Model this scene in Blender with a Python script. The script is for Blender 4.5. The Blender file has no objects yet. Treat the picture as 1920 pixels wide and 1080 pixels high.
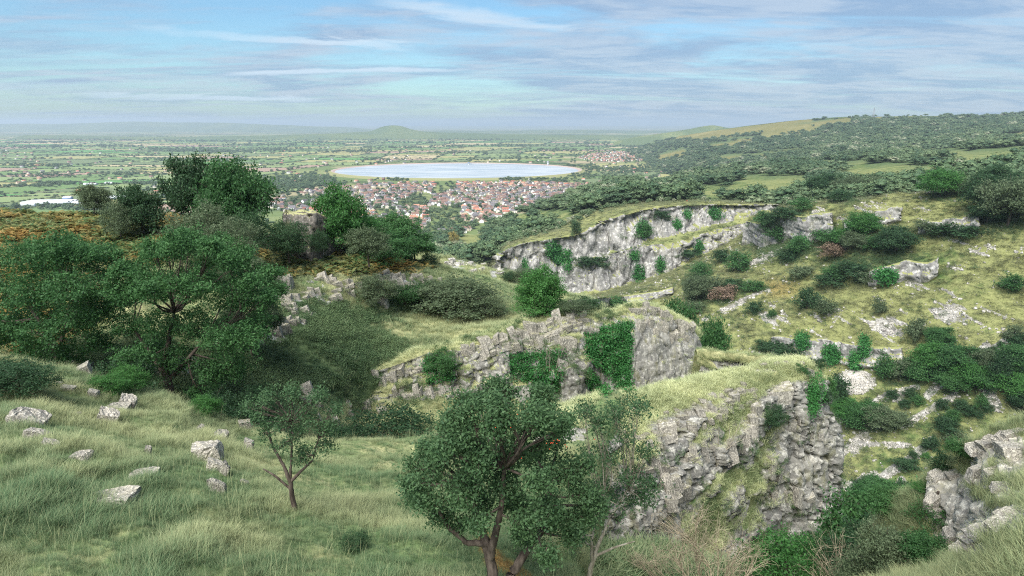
import bpy, math, random, numpy as np
from mathutils import Vector, Matrix, Euler
from mathutils.bvhtree import BVHTree
R = math.radians
HAZE = 6.5e-5
rng = np.random.default_rng(7)
random.seed(7)
SC = bpy.context.scene
COL = SC.collection
# ------------------------------------------------------------------ camera
F_PX, EYE_Y = 1200.0, 232.0
PITCH = math.atan((540 - EYE_Y) / F_PX)
cd = bpy.data.cameras.new("camera"); cam = bpy.data.objects.new("camera", cd); COL.objects.link(cam)
cam.location = (0, 0, 0); cam.rotation_euler = (R(90) - PITCH, 0, 0)
cd.sensor_width = 36; cd.lens = F_PX / 1920 * 36; cd.clip_start = 0.1; cd.clip_end = 80000
SC.camera = cam
# ------------------------------------------------------------------ node helper
class NT:
    def __init__(s, tree): s.t = tree; s.n = tree.nodes; s.l = tree.links
    def __call__(s, typ, ins=None, **props):
        nd = s.n.new(typ)
        for k, v in props.items(): setattr(nd, k, v)
        for k, v in (ins or {}).items():
            sk = nd.inputs[k]
            if isinstance(v, bpy.types.NodeSocket): s.l.new(v, sk)
            else: sk.default_value = v
        return nd
    def math(s, op, a, b=0.0, clamp=False):
        return s('ShaderNodeMath', {0: a, 1: b}, operation=op, use_clamp=clamp).outputs[0]
    def vmul(s, v, c): return s('ShaderNodeVectorMath', {0: v, 1: c}, operation='MULTIPLY').outputs[0]
    def mix(s, f, a, b): return s('ShaderNodeMix', {0: f, 6: a, 7: b}, data_type='RGBA').outputs[2]
    def ramp(s, f, lo, hi): return s('ShaderNodeMapRange', {0: f, 1: lo, 2: hi, 3: 0.0, 4: 1.0}, interpolation_type='SMOOTHSTEP').outputs[0]
    def noise(s, vec, scale, detail=4, rough=.55, dist=0.0):
        return s('ShaderNodeTexNoise', {'Vector': vec, 'Scale': scale, 'Detail': detail, 'Roughness': rough, 'Distortion': dist}).outputs[0]
def C4(r, g, b): return (r, g, b, 1.0)
# ------------------------------------------------------------------ world, sun, exposure
SUN_EL, SUN_AZ = 54.0, 207.0     # the sun stands high, behind the camera to the left
w = bpy.data.worlds.new("World"); SC.world = w; w.use_nodes = True
t = NT(w.node_tree); t.n.clear()
sky = t('ShaderNodeTexSky', sky_type='NISHITA', sun_disc=False, sun_elevation=R(SUN_EL), sun_rotation=R(SUN_AZ), air_density=1.0, dust_density=0.8, ozone_density=4.0)
skc = t.vmul(sky.outputs[0], (.80, 1.0, 1.02))
bg1 = t('ShaderNodeBackground', {'Color': skc, 'Strength': 0.080})
d = t('ShaderNodeTexCoord').outputs['Generated']
sx = t('ShaderNodeSeparateXYZ', {0: d})
zz = t.math('ADD', t.math('MAXIMUM', sx.outputs[2], 0.0), 0.085)
pu, pv = t.math('DIVIDE', sx.outputs[0], zz), t.math('DIVIDE', sx.outputs[1], zz)
pl = t('ShaderNodeCombineXYZ', {0: pu, 1: pv, 2: 0.0}).outputs[0]
rot = t('ShaderNodeMapping', {'Vector': pl, 'Rotation': (0, 0, R(17)), 'Scale': (0.50, 0.95, 1)}).outputs[0]
n1 = t.noise(rot, 0.60, 10, .60, 1.0)
n2 = t.noise(t.vmul(rot, (1.7, 1.3, 1)), 1.1, 9, .62, .8)
n3 = t.noise(t('ShaderNodeMapping', {'Vector': pl, 'Location': (3.1, 1.7, 0), 'Rotation': (0, 0, R(12)), 'Scale': (0.16, 1.25, 1)}).outputs[0], 0.9, 8, .5, .7)
side = t.ramp(pu, -1.2, 2.2)                                   # thicker cloud sheet to the north
n4 = t.noise(t.vmul(rot, (2.2, 2.6, 1)), 1.9, 9, .66, .5)
cov = t.math('ADD', t.math('ADD', t.math('ADD', n1, .02), t.math('MULTIPLY', side, 0.13)), t.math('MULTIPLY', t.math('SUBTRACT', n4, .5), .30))
grey = t.ramp(cov, 0.41, 0.66)
white = t.ramp(n3, 0.50, 0.78)
shade = t.ramp(t.math('ADD', n2, t.math('MULTIPLY', t.math('SUBTRACT', n4, .5), .5)), 0.36, 0.64)
gcol = t.mix(shade, C4(.38, .54, .80), C4(.66, .77, .94))
def streak(x0, y0, x1, y1, wid):     # a long cirrus band: segment in the plane of the cloud sheet
    def pp(px, py):
        xc, yc = (px - 960) / F_PX, (540 - py) / F_PX
        v = Vector((xc, math.cos(PITCH) + yc * math.sin(PITCH), -math.sin(PITCH) + yc * math.cos(PITCH))).normalized()
        return v.x / (max(v.z, 0) + .085), v.y / (max(v.z, 0) + .085)
    (ax, ay), (bx, by) = pp(x0, y0), pp(x1, y1)
    L = math.hypot(bx - ax, by - ay); ux, uy = (bx - ax) / L, (by - ay) / L
    al = t.math('ADD', t.math('MULTIPLY', t.math('SUBTRACT', pu, ax), ux), t.math('MULTIPLY', t.math('SUBTRACT', pv, ay), uy))
    ac = t.math('ADD', t.math('MULTIPLY', t.math('SUBTRACT', pu, ax), -uy), t.math('MULTIPLY', t.math('SUBTRACT', pv, ay), ux))
    ac = t.math('ADD', ac, t.math('MULTIPLY', t.math('SUBTRACT', n2, .5), wid * 5.0))
    al2 = t.math('ABSOLUTE', t.math('SUBTRACT', t.math('DIVIDE', al, L), .5))
    m = t.math('SUBTRACT', 1.0, t.math('ADD', t.math('POWER', t.math('DIVIDE', t.math('ABSOLUTE', ac), wid), 2.0), t.math('POWER', t.math('MULTIPLY', al2, 2.0), 4.0)))
    return t.math('MULTIPLY', t.ramp(m, 0.0, 1.0), t.ramp(n1, .25, .6))
lav = t.math('MAXIMUM', streak(-250, 165, 870, 205, .85), streak(1000, 210, 2100, 150, 1.0))
lav = t.math('MAXIMUM', lav, streak(-200, 60, 420, 110, .42))
whs = t.math('MAXIMUM', streak(230, 52, 800, 92, .20), streak(690, -8, 1080, 62, .20))
whs = t.math('MAXIMUM', whs, streak(380, 140, 900, 128, .16))
whs = t.math('MAXIMUM', whs, streak(120, 178, 620, 188, .3))
g_all = t.math('MULTIPLY', t.math('MAXIMUM', grey, t.math('MULTIPLY', lav, .9)), 0.80)
bg2 = t('ShaderNodeBackground', {'Color': gcol, 'Strength': 0.42})
bg3 = t('ShaderNodeBackground', {'Color': C4(.66, .80, .92), 'Strength': 0.58})
m1 = t('ShaderNodeMixShader', {0: t.math('MULTIPLY', white, 0.5), 1: bg1.outputs[0], 2: bg3.outputs[0]})
m2 = t('ShaderNodeMixShader', {0: g_all, 1: m1.outputs[0], 2: bg2.outputs[0]})
m3 = t('ShaderNodeMixShader', {0: t.math('MULTIPLY', whs, .7), 1: m2.outputs[0], 2: bg3.outputs[0]})
t('ShaderNodeOutputWorld', {0: m3.outputs[0]})
sl = bpy.data.lights.new("sun", 'SUN'); sl.energy = 4.6; sl.angle = R(50); sl.color = (1, .975, .94)
so = bpy.data.objects.new("sun", sl); COL.objects.link(so)
# the sky's sun_rotation turns clockwise from +Y seen from above
az = R(SUN_AZ); sv = Vector((math.sin(az) * math.cos(R(SUN_EL)), math.cos(az) * math.cos(R(SUN_EL)), math.sin(R(SUN_EL))))
so.rotation_euler = sv.to_track_quat('Z', 'Y').to_euler()
vs = SC.view_settings; SC.display_settings.display_device = 'sRGB'
vs.view_transform = 'Standard'; vs.look = 'None'; vs.gamma = 1; vs.use_curve_mapping = False; vs.exposure = 0.95
cy = SC.cycles
cy.max_bounces = 6; cy.diffuse_bounces = 3; cy.glossy_bounces = 2; cy.transmission_bounces = 2; cy.transparent_max_bounces = 4; cy.volume_bounces = 0
cy.use_denoising = False; cy.filter_width = 1.1; cy.caustics_reflective = False; cy.caustics_refractive = False
# ------------------------------------------------------------------ pixels and rays
CP, SP = math.cos(PITCH), math.sin(PITCH)
def P3(px, py, Y):
    """points on the rays through pixels (1920x1080) at forward distance Y"""
    px, py, Y = (np.asarray(a, float) for a in (px, py, Y))
    xc, yc = (px - 960) / F_PX, (540 - py) / F_PX
    dy = CP + yc * SP; dz = -SP + yc * CP
    return np.stack([xc * Y / dy, Y + 0 * px, dz * Y / dy], -1)
def proj(p):
    p = np.asarray(p, float); fwd = p[..., 1] * CP - p[..., 2] * SP; up = p[..., 1] * SP + p[..., 2] * CP
    fwd = np.maximum(fwd, 1e-3)
    return 960 + F_PX * p[..., 0] / fwd, 540 - F_PX * up / fwd
def ray(px, py):
    xc, yc = (px - 960) / F_PX, (540 - py) / F_PX
    return Vector((xc, CP + yc * SP, -SP + yc * CP)).normalized()
# ------------------------------------------------------------------ numpy noise
def _h(ix, iy, iz, s):
    h = (ix.astype(np.int64) * 374761393 + iy.astype(np.int64) * 668265263 + iz.astype(np.int64) * 2147483647 + s * 1274126177) & 0xffffffff
    h = ((h ^ (h >> 13)) * 1274126177) & 0xffffffff
    h = ((h ^ (h >> 16)) * 2246822519) & 0xffffffff
    return ((h ^ (h >> 15)) & 0xffffff) / float(0xffffff)
def vnoise(p, s=0):
    i = np.floor(p); f = p - i; f = f * f * (3 - 2 * f); i = i.astype(np.int64); o = 0
    for a in (0, 1):
        for b in (0, 1):
            for c in (0, 1):
                wgt = (f[:, 0] if a else 1 - f[:, 0]) * (f[:, 1] if b else 1 - f[:, 1]) * (f[:, 2] if c else 1 - f[:, 2])
                o = o + wgt * _h(i[:, 0] + a, i[:, 1] + b, i[:, 2] + c, s)
    return o
def fbm(p, oct=4, s=0, gain=.5):
    o = 0; a = 1; tot = 0
    for k in range(oct):
        o = o + a * vnoise(p * 2.03 ** k + 17.3 * k, s + k); tot += a; a *= gain
    return o / tot
def worley(p, s=0, jit=.9):
    i = np.floor(p).astype(np.int64); n = len(p)
    f1 = np.full(n, 9.); f2 = np.full(n, 9.); cid = np.zeros(n)
    for a in (-1, 0, 1):
        for b in (-1, 0, 1):
            for c in (-1, 0, 1):
                x, y, z = i[:, 0] + a, i[:, 1] + b, i[:, 2] + c
                q = np.stack([x + .5 + jit * (_h(x, y, z, s) - .5), y + .5 + jit * (_h(x, y, z, s + 1) - .5), z + .5 + jit * (_h(x, y, z, s + 2) - .5)], -1)
                dd = np.sqrt(((q - p) ** 2).sum(1)); nr = dd < f1
                f2 = np.where(nr, f1, np.minimum(f2, dd)); cid = np.where(nr, _h(x, y, z, s + 3), cid); f1 = np.where(nr, dd, f1)
    return f1, f2, cid
def ss(x, a, b):
    x = np.clip((x - a) / (b - a), 0, 1); return x * x * (3 - 2 * x)
# ------------------------------------------------------------------ meshes
def mesh_np(name, V, F, mats=(), smooth=False, cols=None, mi=None):
    """V (n,3); F list of equal-sized face index arrays or one array (m,k)"""
    me = bpy.data.meshes.new(name); Fs = F if isinstance(F, (list, tuple)) else [F]
    Fs = [np.asarray(f, np.int32) for f in Fs if len(f)]
    me.vertices.add(len(V)); me.vertices.foreach_set('co', np.asarray(V, np.float32).ravel())
    li = np.concatenate([f.ravel() for f in Fs]); ln = np.concatenate([np.full(len(f), f.shape[1], np.int32) for f in Fs])
    st = np.concatenate([[0], np.cumsum(ln)[:-1]]).astype(np.int32)
    me.loops.add(len(li)); me.loops.foreach_set('vertex_index', li)
    me.polygons.add(len(ln)); me.polygons.foreach_set('loop_start', st)
    try: me.polygons.foreach_set('loop_total', ln)
    except Exception: pass
    if smooth: me.polygons.foreach_set('use_smooth', np.ones(len(ln), bool))
    for m in mats: me.materials.append(m)
    if mi is not None: me.polygons.foreach_set('material_index', np.asarray(mi, np.int32))
    for k, c in (cols or {}).items():
        c = np.asarray(c, np.float32)
        if c.ndim == 1: me.attributes.new(k, 'FLOAT', 'POINT').data.foreach_set('value', c)
        else: me.attributes.new(k, 'FLOAT_COLOR', 'POINT').data.foreach_set('color', c.ravel())
    me.update(); me.validate(); return me
def obj(name, me, parent=None, loc=(0, 0, 0), rot=(0, 0, 0), scale=(1, 1, 1)):
    o = bpy.data.objects.new(name, me); COL.objects.link(o); o.location = loc; o.rotation_euler = rot; o.scale = scale
    if parent is not None: o.parent = parent
    return o
def tag(o, label=None, cat=None, group=None, kind=None):
    for k, v in (('label', label), ('category', cat), ('group', group), ('kind', kind)):
        if v: o[k] = v
    return o
def thing(name, label, cat, loc=(0, 0, 0), rot=(0, 0, 0), group=None, scale=(1, 1, 1)):
    return tag(obj(name, None, None, loc, rot, scale), label, cat, group)
def grid_faces(m, n):
    a = np.arange(m * n).reshape(m, n)
    return np.stack([a[:-1, :-1], a[:-1, 1:], a[1:, 1:], a[1:, :-1]], -1).reshape(-1, 4)
def cr(Pn, ts, k=.5):
    """cardinal spline along axis 0 of the control array at parameters ts"""
    n = len(Pn); i = np.clip(np.floor(ts).astype(int), 0, n - 2); f = (ts - i)[:, None, None]
    p1, p2 = Pn[i], Pn[i + 1]
    p0 = np.where((i > 0)[:, None, None], Pn[np.maximum(i - 1, 0)], 2 * p1 - p2); p3 = np.where((i < n - 2)[:, None, None], Pn[np.minimum(i + 2, n - 1)], 2 * p2 - p1)
    m1, m2 = (p2 - p0) * k, (p3 - p1) * k
    return (2 * f**3 - 3 * f**2 + 1) * p1 + (f**3 - 2 * f**2 + f) * m1 + (-2 * f**3 + 3 * f**2) * p2 + (f**3 - f**2) * m2
def loft(net, step=3.0, k=.42, cap=90):
    """smooth surface through a control net of 3-D points; sampled so that quads are about `step` photo pixels"""
    net = np.asarray(net, float); X, Yy = proj(net)
    def par(dd):
        ts = []
        for s, L in enumerate(dd):
            c = int(np.clip(L / step, 3, cap)); ts += list(s + np.arange(c) / c)
        return np.array(ts + [len(dd)])
    du = np.median(np.hypot(np.diff(X, axis=0), np.diff(Yy, axis=0)), axis=1); dv = np.median(np.hypot(np.diff(X, axis=1), np.diff(Yy, axis=1)), axis=0)
    tu, tv = par(du), par(dv)
    a = cr(net, tu, k); a = cr(a.transpose(1, 0, 2), tv, k).transpose(1, 0, 2)
    return a, tu, tv
def gnormals(G):
    a = np.gradient(G, axis=0); b = np.gradient(G, axis=1); n = np.cross(a, b); n /= np.linalg.norm(n, axis=-1, keepdims=True) + 1e-9
    flip = (n * G).sum(-1) > 0                              # towards the viewer's side of the land
    s = -1 if flip.mean() > .5 else 1
    return n * s
def rows(*rs): return np.array([[P3(*c) for c in r] for r in rs])
def rowsxy(cx, ys, Ys):
    """columns px, rows of py and Y"""
    return np.array([[P3(cx[j] if np.ndim(cx[j]) == 0 else cx[j][i], ys[j][i], Ys[j][i]) for j in range(len(cx))] for i in range(len(ys[0]))])
TERR = []                                                      # (name, G, N, masks)
def terrain(name, G, mat, cols, smooth=True, **kw):
    m, n = G.shape[:2]
    me = mesh_np(name, G.reshape(-1, 3), grid_faces(m, n), [mat], smooth, {'gm': cols.reshape(-1, 4)})
    o = obj(name, me); TERR.append((name, G, cols)); return o
# ------------------------------------------------------------------ materials
def new_mat(name):
    m = bpy.data.materials.new(name); m.use_nodes = True; tt = NT(m.node_tree); tt.n.clear(); return m, tt
def finish(tt, col, rough=.9, bump=None, spec=.2, transl=0.0):
    ins = {'Base Color': col, 'Roughness': rough, 'Specular IOR Level': spec}
    if bump is not None: ins['Normal'] = bump
    b = tt('ShaderNodeBsdfPrincipled', ins).outputs[0]
    if transl:
        tr = tt('ShaderNodeBsdfTranslucent', {'Color': col}).outputs[0]
        b = tt('ShaderNodeMixShader', {0: transl, 1: b, 2: tr}).outputs[0]
    tt('ShaderNodeOutputMaterial', {0: b})
def flat_mat(name, rgb, rough=.8, spec=.3, var=0.0):
    m, tt = new_mat(name)
    c = C4(*rgb)
    if var:
        nz = tt.noise(tt('ShaderNodeTexCoord').outputs['Object'], 3.0, 4)
        c = tt.mix(tt.ramp(nz, .3, .7), C4(*[x * (1 - var) for x in rgb]), C4(*[x * (1 + var) for x in rgb]))
    finish(tt, c, rough, spec=spec); return m
def rock_color(tt, co, sc=1.0, warm=0.0):
    """grey limestone: pale lichen, violet grey clean faces, dark water stains"""
    a = tt.noise(co, 0.55 * sc, 6, .6, .3); b = tt.noise(co, 2.6 * sc, 8, .65); c = tt.noise(tt.vmul(co, (1, 1, .22)), 1.5 * sc, 6, .6, .4); dd = tt.noise(co, 6.5 * sc, 6, .6)
    col = tt.mix(tt.ramp(a, .36, .64), C4(.20, .198, .185), C4(.345, .335, .305))
    col = tt.mix(tt.math('MULTIPLY', tt.ramp(b, .50, .62), .75), col, C4(0.634, 0.621, 0.567))
    col = tt.mix(tt.math('MULTIPLY', tt.ramp(c, .54, .72), .65), col, C4(0.121, 0.108, 0.115))
    col = tt.mix(tt.math('MULTIPLY', tt.ramp(dd, .62, .70), .7), col, C4(0.162, 0.162, 0.135))
    return col, b, dd
def mat_ground(name, sc=1.0, rock_sc=1.0, rtint=(1, 1, 1), gtint=(1, 1, 1), moss=.55):
    m, tt = new_mat(name)
    co = tt('ShaderNodeTexCoord').outputs['Object']
    at = tt('ShaderNodeAttribute', attribute_name='gm'); s3 = tt('ShaderNodeSeparateColor', {0: at.outputs['Color']})
    rk, dry, br, dk = s3.outputs[0], s3.outputs[1], s3.outputs[2], at.outputs['Alpha']
    a = tt.noise(co, .25 * sc, 5, .6); b = tt.noise(co, 1.3 * sc, 6, .65); c = tt.noise(co, 6.0 * sc, 5, .7)
    g = tt.mix(tt.ramp(b, .35, .65), C4(.09, .145, .055), C4(.165, .215, .09))
    st = tt.mix(tt.ramp(c, .35, .65), C4(.25, .255, .115), C4(.38, .365, .19))
    dm = tt.ramp(tt.math('ADD', dry, tt.math('MULTIPLY', tt.math('SUBTRACT', tt.math('ADD', a, b), 1.0), 1.1)), .25, .75)
    col = tt.mix(dm, g, st)
    col = tt('ShaderNodeMix', {0: 1.0, 6: col, 7: C4(*gtint)}, data_type='RGBA', blend_type='MULTIPLY').outputs[2]
    bc = tt.mix(tt.ramp(c, .35, .65), C4(0.189, 0.101, 0.027), C4(0.365, 0.216, 0.068))
    col = tt.mix(br, col, bc)
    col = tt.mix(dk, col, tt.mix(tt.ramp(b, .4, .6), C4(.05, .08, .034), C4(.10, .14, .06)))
    rc, r1, r2 = rock_color(tt, co, rock_sc)
    mo = tt.ramp(tt.noise(tt.vmul(co, (1, 1, .5)), .9 * rock_sc, 7, .68, .3), .50, .66)
    rc = tt.mix(tt.math('MULTIPLY', mo, moss), rc, tt.mix(tt.ramp(c, .35, .65), C4(.13, .135, .05), C4(.26, .25, .11)))
    rc = tt('ShaderNodeMix', {0: 1.0, 6: rc, 7: C4(*rtint)}, data_type='RGBA', blend_type='MULTIPLY').outputs[2]
    rm = tt.ramp(tt.math('ADD', rk, tt.math('MULTIPLY', tt.math('SUBTRACT', b, .5), .9)), .42, .58)
    col = tt.mix(rm, col, rc)
    hh = tt.math('ADD', tt.math('MULTIPLY', b, .6), tt.math('MULTIPLY', c, .4))
    bp = tt('ShaderNodeBump', {'Strength': .7, 'Distance': .25 / sc, 'Height': hh}).outputs[0]
    finish(tt, col, .95, bp, .1); return m
def mat_rock(name, sc=1.0, moss=.6, tint=(1, 1, 1)):
    m, tt = new_mat(name)
    co = tt('ShaderNodeTexCoord').outputs['Object']
    oi = tt('ShaderNodeObjectInfo'); co = tt('ShaderNodeVectorMath', {0: co, 1: oi.outputs['Location']}, operation='ADD').outputs[0]
    col, b, dd = rock_color(tt, co, sc)
    nz = tt('ShaderNodeSeparateXYZ', {0: tt('ShaderNodeNewGeometry').outputs['Normal']}).outputs[2]
    mm = tt.ramp(tt.math('ADD', nz, tt.math('MULTIPLY', tt.math('SUBTRACT', tt.noise(co, 1.1 * sc, 5, .65), .5), 2.2)), .75, 1.25)
    mc = tt.mix(tt.ramp(dd, .35, .65), C4(.09, .10, .03), C4(.20, .19, .07))
    col = tt.mix(tt.math('MULTIPLY', mm, moss), col, mc)
    col = tt('ShaderNodeMix', {0: 1.0, 6: col, 7: C4(*tint)}, data_type='RGBA', blend_type='MULTIPLY').outputs[2]
    ck = tt('ShaderNodeTexVoronoi', {'Vector': co, 'Scale': 1.4 * sc, 'Randomness': 1.0}, feature='DISTANCE_TO_EDGE').outputs[0]
    ckm = tt.ramp(ck, 0.0, .05)
    col = tt.mix(tt.math('MULTIPLY', tt.math('SUBTRACT', 1.0, ckm), .45), col, C4(.05, .045, .04))
    hh = tt.math('ADD', tt.math('ADD', tt.math('MULTIPLY', b, .5), tt.math('MULTIPLY', dd, .3)), tt.math('MULTIPLY', ckm, .12))
    bp = tt('ShaderNodeBump', {'Strength': .9, 'Distance': .22 / sc, 'Height': hh}).outputs[0]
    finish(tt, col, .92, bp, .15); return m
def mat_crag(name, sc=1.0, white=.5):
    """rock with its own grass and moss mask in gm: R rock, G dry grass, B ivy/moss, A dark undergrowth"""
    return mat_ground(name, 1.0, sc)
def mat_leaf(name, dark, light, transl=.25, inst=False, hue=None):
    m, tt = new_mat(name)
    lv = tt('ShaderNodeAttribute', attribute_name='lv').outputs['Fac']
    if inst: rn = tt('ShaderNodeAttribute', attribute_name='tint', attribute_type='INSTANCER').outputs['Fac']
    else: rn = tt('ShaderNodeObjectInfo').outputs['Random']
    f = tt.math('ADD', tt.math('MULTIPLY', lv, .75), tt.math('MULTIPLY', rn, .25)) if not inst else tt.math('ADD', tt.math('MULTIPLY', lv, .45), tt.math('MULTIPLY', rn, .55))
    col = tt.mix(f, C4(*dark), C4(*light))
    if hue is not None: col = tt.mix(tt.ramp(rn, .9, 1.0), col, C4(*hue))
    finish(tt, col, .6, None, .25, transl); return m
def mat_bark(name, a, b):
    m, tt = new_mat(name); co = tt('ShaderNodeTexCoord').outputs['Object']
    n = tt.noise(tt.vmul(co, (1, 1, .3)), 9, 6, .6); col = tt.mix(tt.ramp(n, .35, .65), C4(*a), C4(*b))
    finish(tt, col, .9, tt('ShaderNodeBump', {'Strength': .8, 'Distance': .03, 'Height': n}).outputs[0], .1); return m
M = {}
M['turf'] = mat_ground("turf_ground", 1.0, 1.0)
M['slope'] = mat_ground("far_turf_ground", .22, .22, (.9, .88, .86), (.62, .66, .53))
M['crag'] = mat_ground("crag_rock_and_turf", 1.3, 1.15, (.76, .75, .71))
M['cliff'] = mat_ground("far_cliff_rock", .25, .22, (.80, .79, .79), (.75, .78, .64), .35)
M['towerrock'] = mat_ground("brown_tower_rock", 1.0, 1.3, (.46, .43, .40))
M['ledge'] = mat_ground("pale_ledge_rock", 1.3, 1.3, (1.15, 1.1, 1.0), (1, 1, 1), .35)
M['rock'] = mat_rock("limestone", 1.6, .6, (1.0, .95, .86))
M['rockpale'] = mat_rock("pale_limestone", 2.2, .22, (1.18, 1.12, 1.03))
M['rockfar'] = mat_rock("weathered_limestone", .35, .25, (1.3, 1.25, 1.2))
M['hawthorn'] = mat_leaf("hawthorn_leaves", (.028, .075, .034), (.115, .20, .08), .45)
M['ash'] = mat_leaf("ash_leaves", (.022, .075, .024), (.10, .225, .07), .45)
M['bright'] = mat_leaf("bright_leaves", (.026, .10, .024), (.10, .25, .06), .45)
M['olive'] = mat_leaf("grey_green_leaves", (.055, .09, .042), (.17, .22, .115), .45)
M['darkleaf'] = mat_leaf("dark_leaves", (.018, .052, .022), (.068, .135, .055), .45)
M['russet'] = mat_leaf("russet_twigs", (.10, .075, .05), (.26, .18, .125))
M['yellowleaf'] = mat_leaf("yellow_leaves", (.22, .18, .08), (.42, .34, .08))
M['ivy'] = mat_leaf("ivy_leaves", (.012, .07, .016), (.055, .20, .045), .15)
M['berry'] = flat_mat("red_berries", (.45, .06, .02), .4)
M['spinegrass'] = mat_leaf("pale_turf_blades", (.14, .21, .08), (.66, .67, .37), .3, True)
M['fern'] = mat_leaf("fern_fronds", (0.072, 0.174, 0.043), (0.232, 0.348, 0.102), .25)
M['bark'] = mat_bark("dark_bark", (.045, .035, .028), (.12, .095, .075))
M['barkpale'] = mat_bark("pale_bark", (.16, .14, .10), (.34, .31, .24))
M['twig'] = mat_bark("bare_twigs", (.22, .18, .12), (.42, .36, .25))
M['slopegrass'] = mat_leaf("slope_grass_blades", (.075, .105, .042), (.205, .205, .11), .2, True)
M['grass'] = mat_leaf("grass_blades", (.055, .14, .058), (.43, .44, .23), .35, True)
M['farwood'] = mat_leaf("wood_leaves", (.032, .068, .032), (.165, .215, .10), 0, True, (.22, .24, .15))
M['farwood1'] = mat_leaf("woodland_leaves", (.032, .068, .03), (.15, .205, .09), 0)
M['brack'] = mat_leaf("bracken_fronds", (.07, .15, .05), (.36, .20, .055), .25, True)
M['woodfloor'] = flat_mat("wood_floor", (.035, .05, .022), 1, .05, .4)
# ------------------------------------------------------------------ the land
def cols_of(G, rock=0, dry=.5, brack=0, dark=0):
    z = np.zeros(G.shape[:2]); return np.stack([z + rock, z + dry, z + brack, z + dark], -1)
def N3(G, sc, off=0, oct=4, s=0): return fbm(G.reshape(-1, 3) * np.asarray(sc) + off, oct, s).reshape(G.shape[:2])
def back_row(r, dY, dz): return r + np.array([0, dY, dz])
def edge_cols(net, left=None, right=None):
    net = list(net.transpose(1, 0, 2))
    if left: net = [net[0] + np.array(left)] + net
    if right: net = net + [net[-1] + np.array(right)]
    return np.array(net).transpose(1, 0, 2)
def pixmask(G, x0, y0, rx, ry, soft=.6):
    X, Y = proj(G); dd = np.hypot((X - x0) / rx, (Y - y0) / ry); return 1 - ss(dd, 1 - soft, 1)
def polyline_mask(G, pts, wpx):
    """distance on the land to a drawn line, used to lay out scree chutes and paths"""
    X, Y = proj(G); best = np.full(G.shape[:2], 1e9)
    for (x0, y0), (x1, y1) in zip(pts[:-1], pts[1:]):
        dx, dy = x1 - x0, y1 - y0; tt = np.clip(((X - x0) * dx + (Y - y0) * dy) / (dx * dx + dy * dy + 1e-6), 0, 1)
        best = np.minimum(best, np.hypot(X - x0 - tt * dx, Y - y0 - tt * dy))
    return 1 - ss(best, wpx * .4, wpx)

# foreground grassy slope
A = rows([(-260,655,25),(-100,668,26),(60,688,27),(200,725,27.5),(330,768,27.5),(450,812,27.5),(560,832,28),(680,834,29),(800,822,30),(920,804,31),(1020,786,32.5),(1100,768,34),(1170,752,35)],
 [(-260,730,21),(-100,742,21.5),(60,757,22),(200,787,22.5),(330,817,22.5),(450,847,23.5),(560,862,24.5),(680,866,25.5),(800,858,26.5),(920,850,27.5),(1020,840,28.5),(1090,825,29.5),(1150,808,31)],
 [(-260,830,16),(-100,832,16.3),(60,842,16.6),(200,857,17),(330,874,17.6),(450,896,18.5),(560,910,19.5),(680,915,20.5),(800,915,21.3),(920,915,22),(1010,910,22.5),(1060,905,23),(1105,900,24)],
 [(-260,940,12.2),(-100,941,12.4),(60,944,12.6),(200,951,13),(330,961,13.4),(450,971,14),(560,980,14.8),(680,985,15.6),(800,985,16.3),(920,990,16.8),(1000,990,17.2),(1045,992,17.6),(1085,995,18.5)],
 [(-260,1095,9),(-100,1095,9.2),(60,1095,9.4),(200,1095,9.6),(330,1095,9.9),(450,1095,10.3),(560,1095,10.8),(680,1095,11.4),(800,1095,12),(920,1095,12.4),(1000,1095,12.8),(1050,1095,13.2),(1090,1098,14)],
 [(-260,1400,6.0),(-100,1400,6.1),(60,1400,6.2),(200,1400,6.3),(330,1400,6.5),(450,1400,6.8),(560,1400,7.1),(680,1400,7.5),(800,1400,7.9),(920,1400,8.2),(1000,1400,8.4),(1060,1400,8.7),(1110,1400,9.2)])
A = np.concatenate([[back_row(A[0], 6, -7)], [back_row(A[0], 2, -1.2)], A]); A = edge_cols(A, None, (1.0, 1.5, -9))
GA, _, _ = loft(A, 3.8); n = gnormals(GA)
bump = (N3(GA, .55, 0, 4, 3) - .5) * .75 + (N3(GA, 1.9, 5, 3, 9) - .5) * .28
GA = GA + n * bump[..., None]
cA = cols_of(GA, 0, 0.30 + (N3(GA, .30, 3, 4, 21) - .5) * 1.7)
cA[..., 3] = ss(N3(GA, .22, 9, 3, 31), .56, .70) * .6
pth = polyline_mask(GA, [(905, 1010), (935, 1060), (990, 1090)], 26); cA[..., 2] = pth
tag(terrain("grassy_slope", GA, M['turf'], cA), kind='structure')

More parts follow.
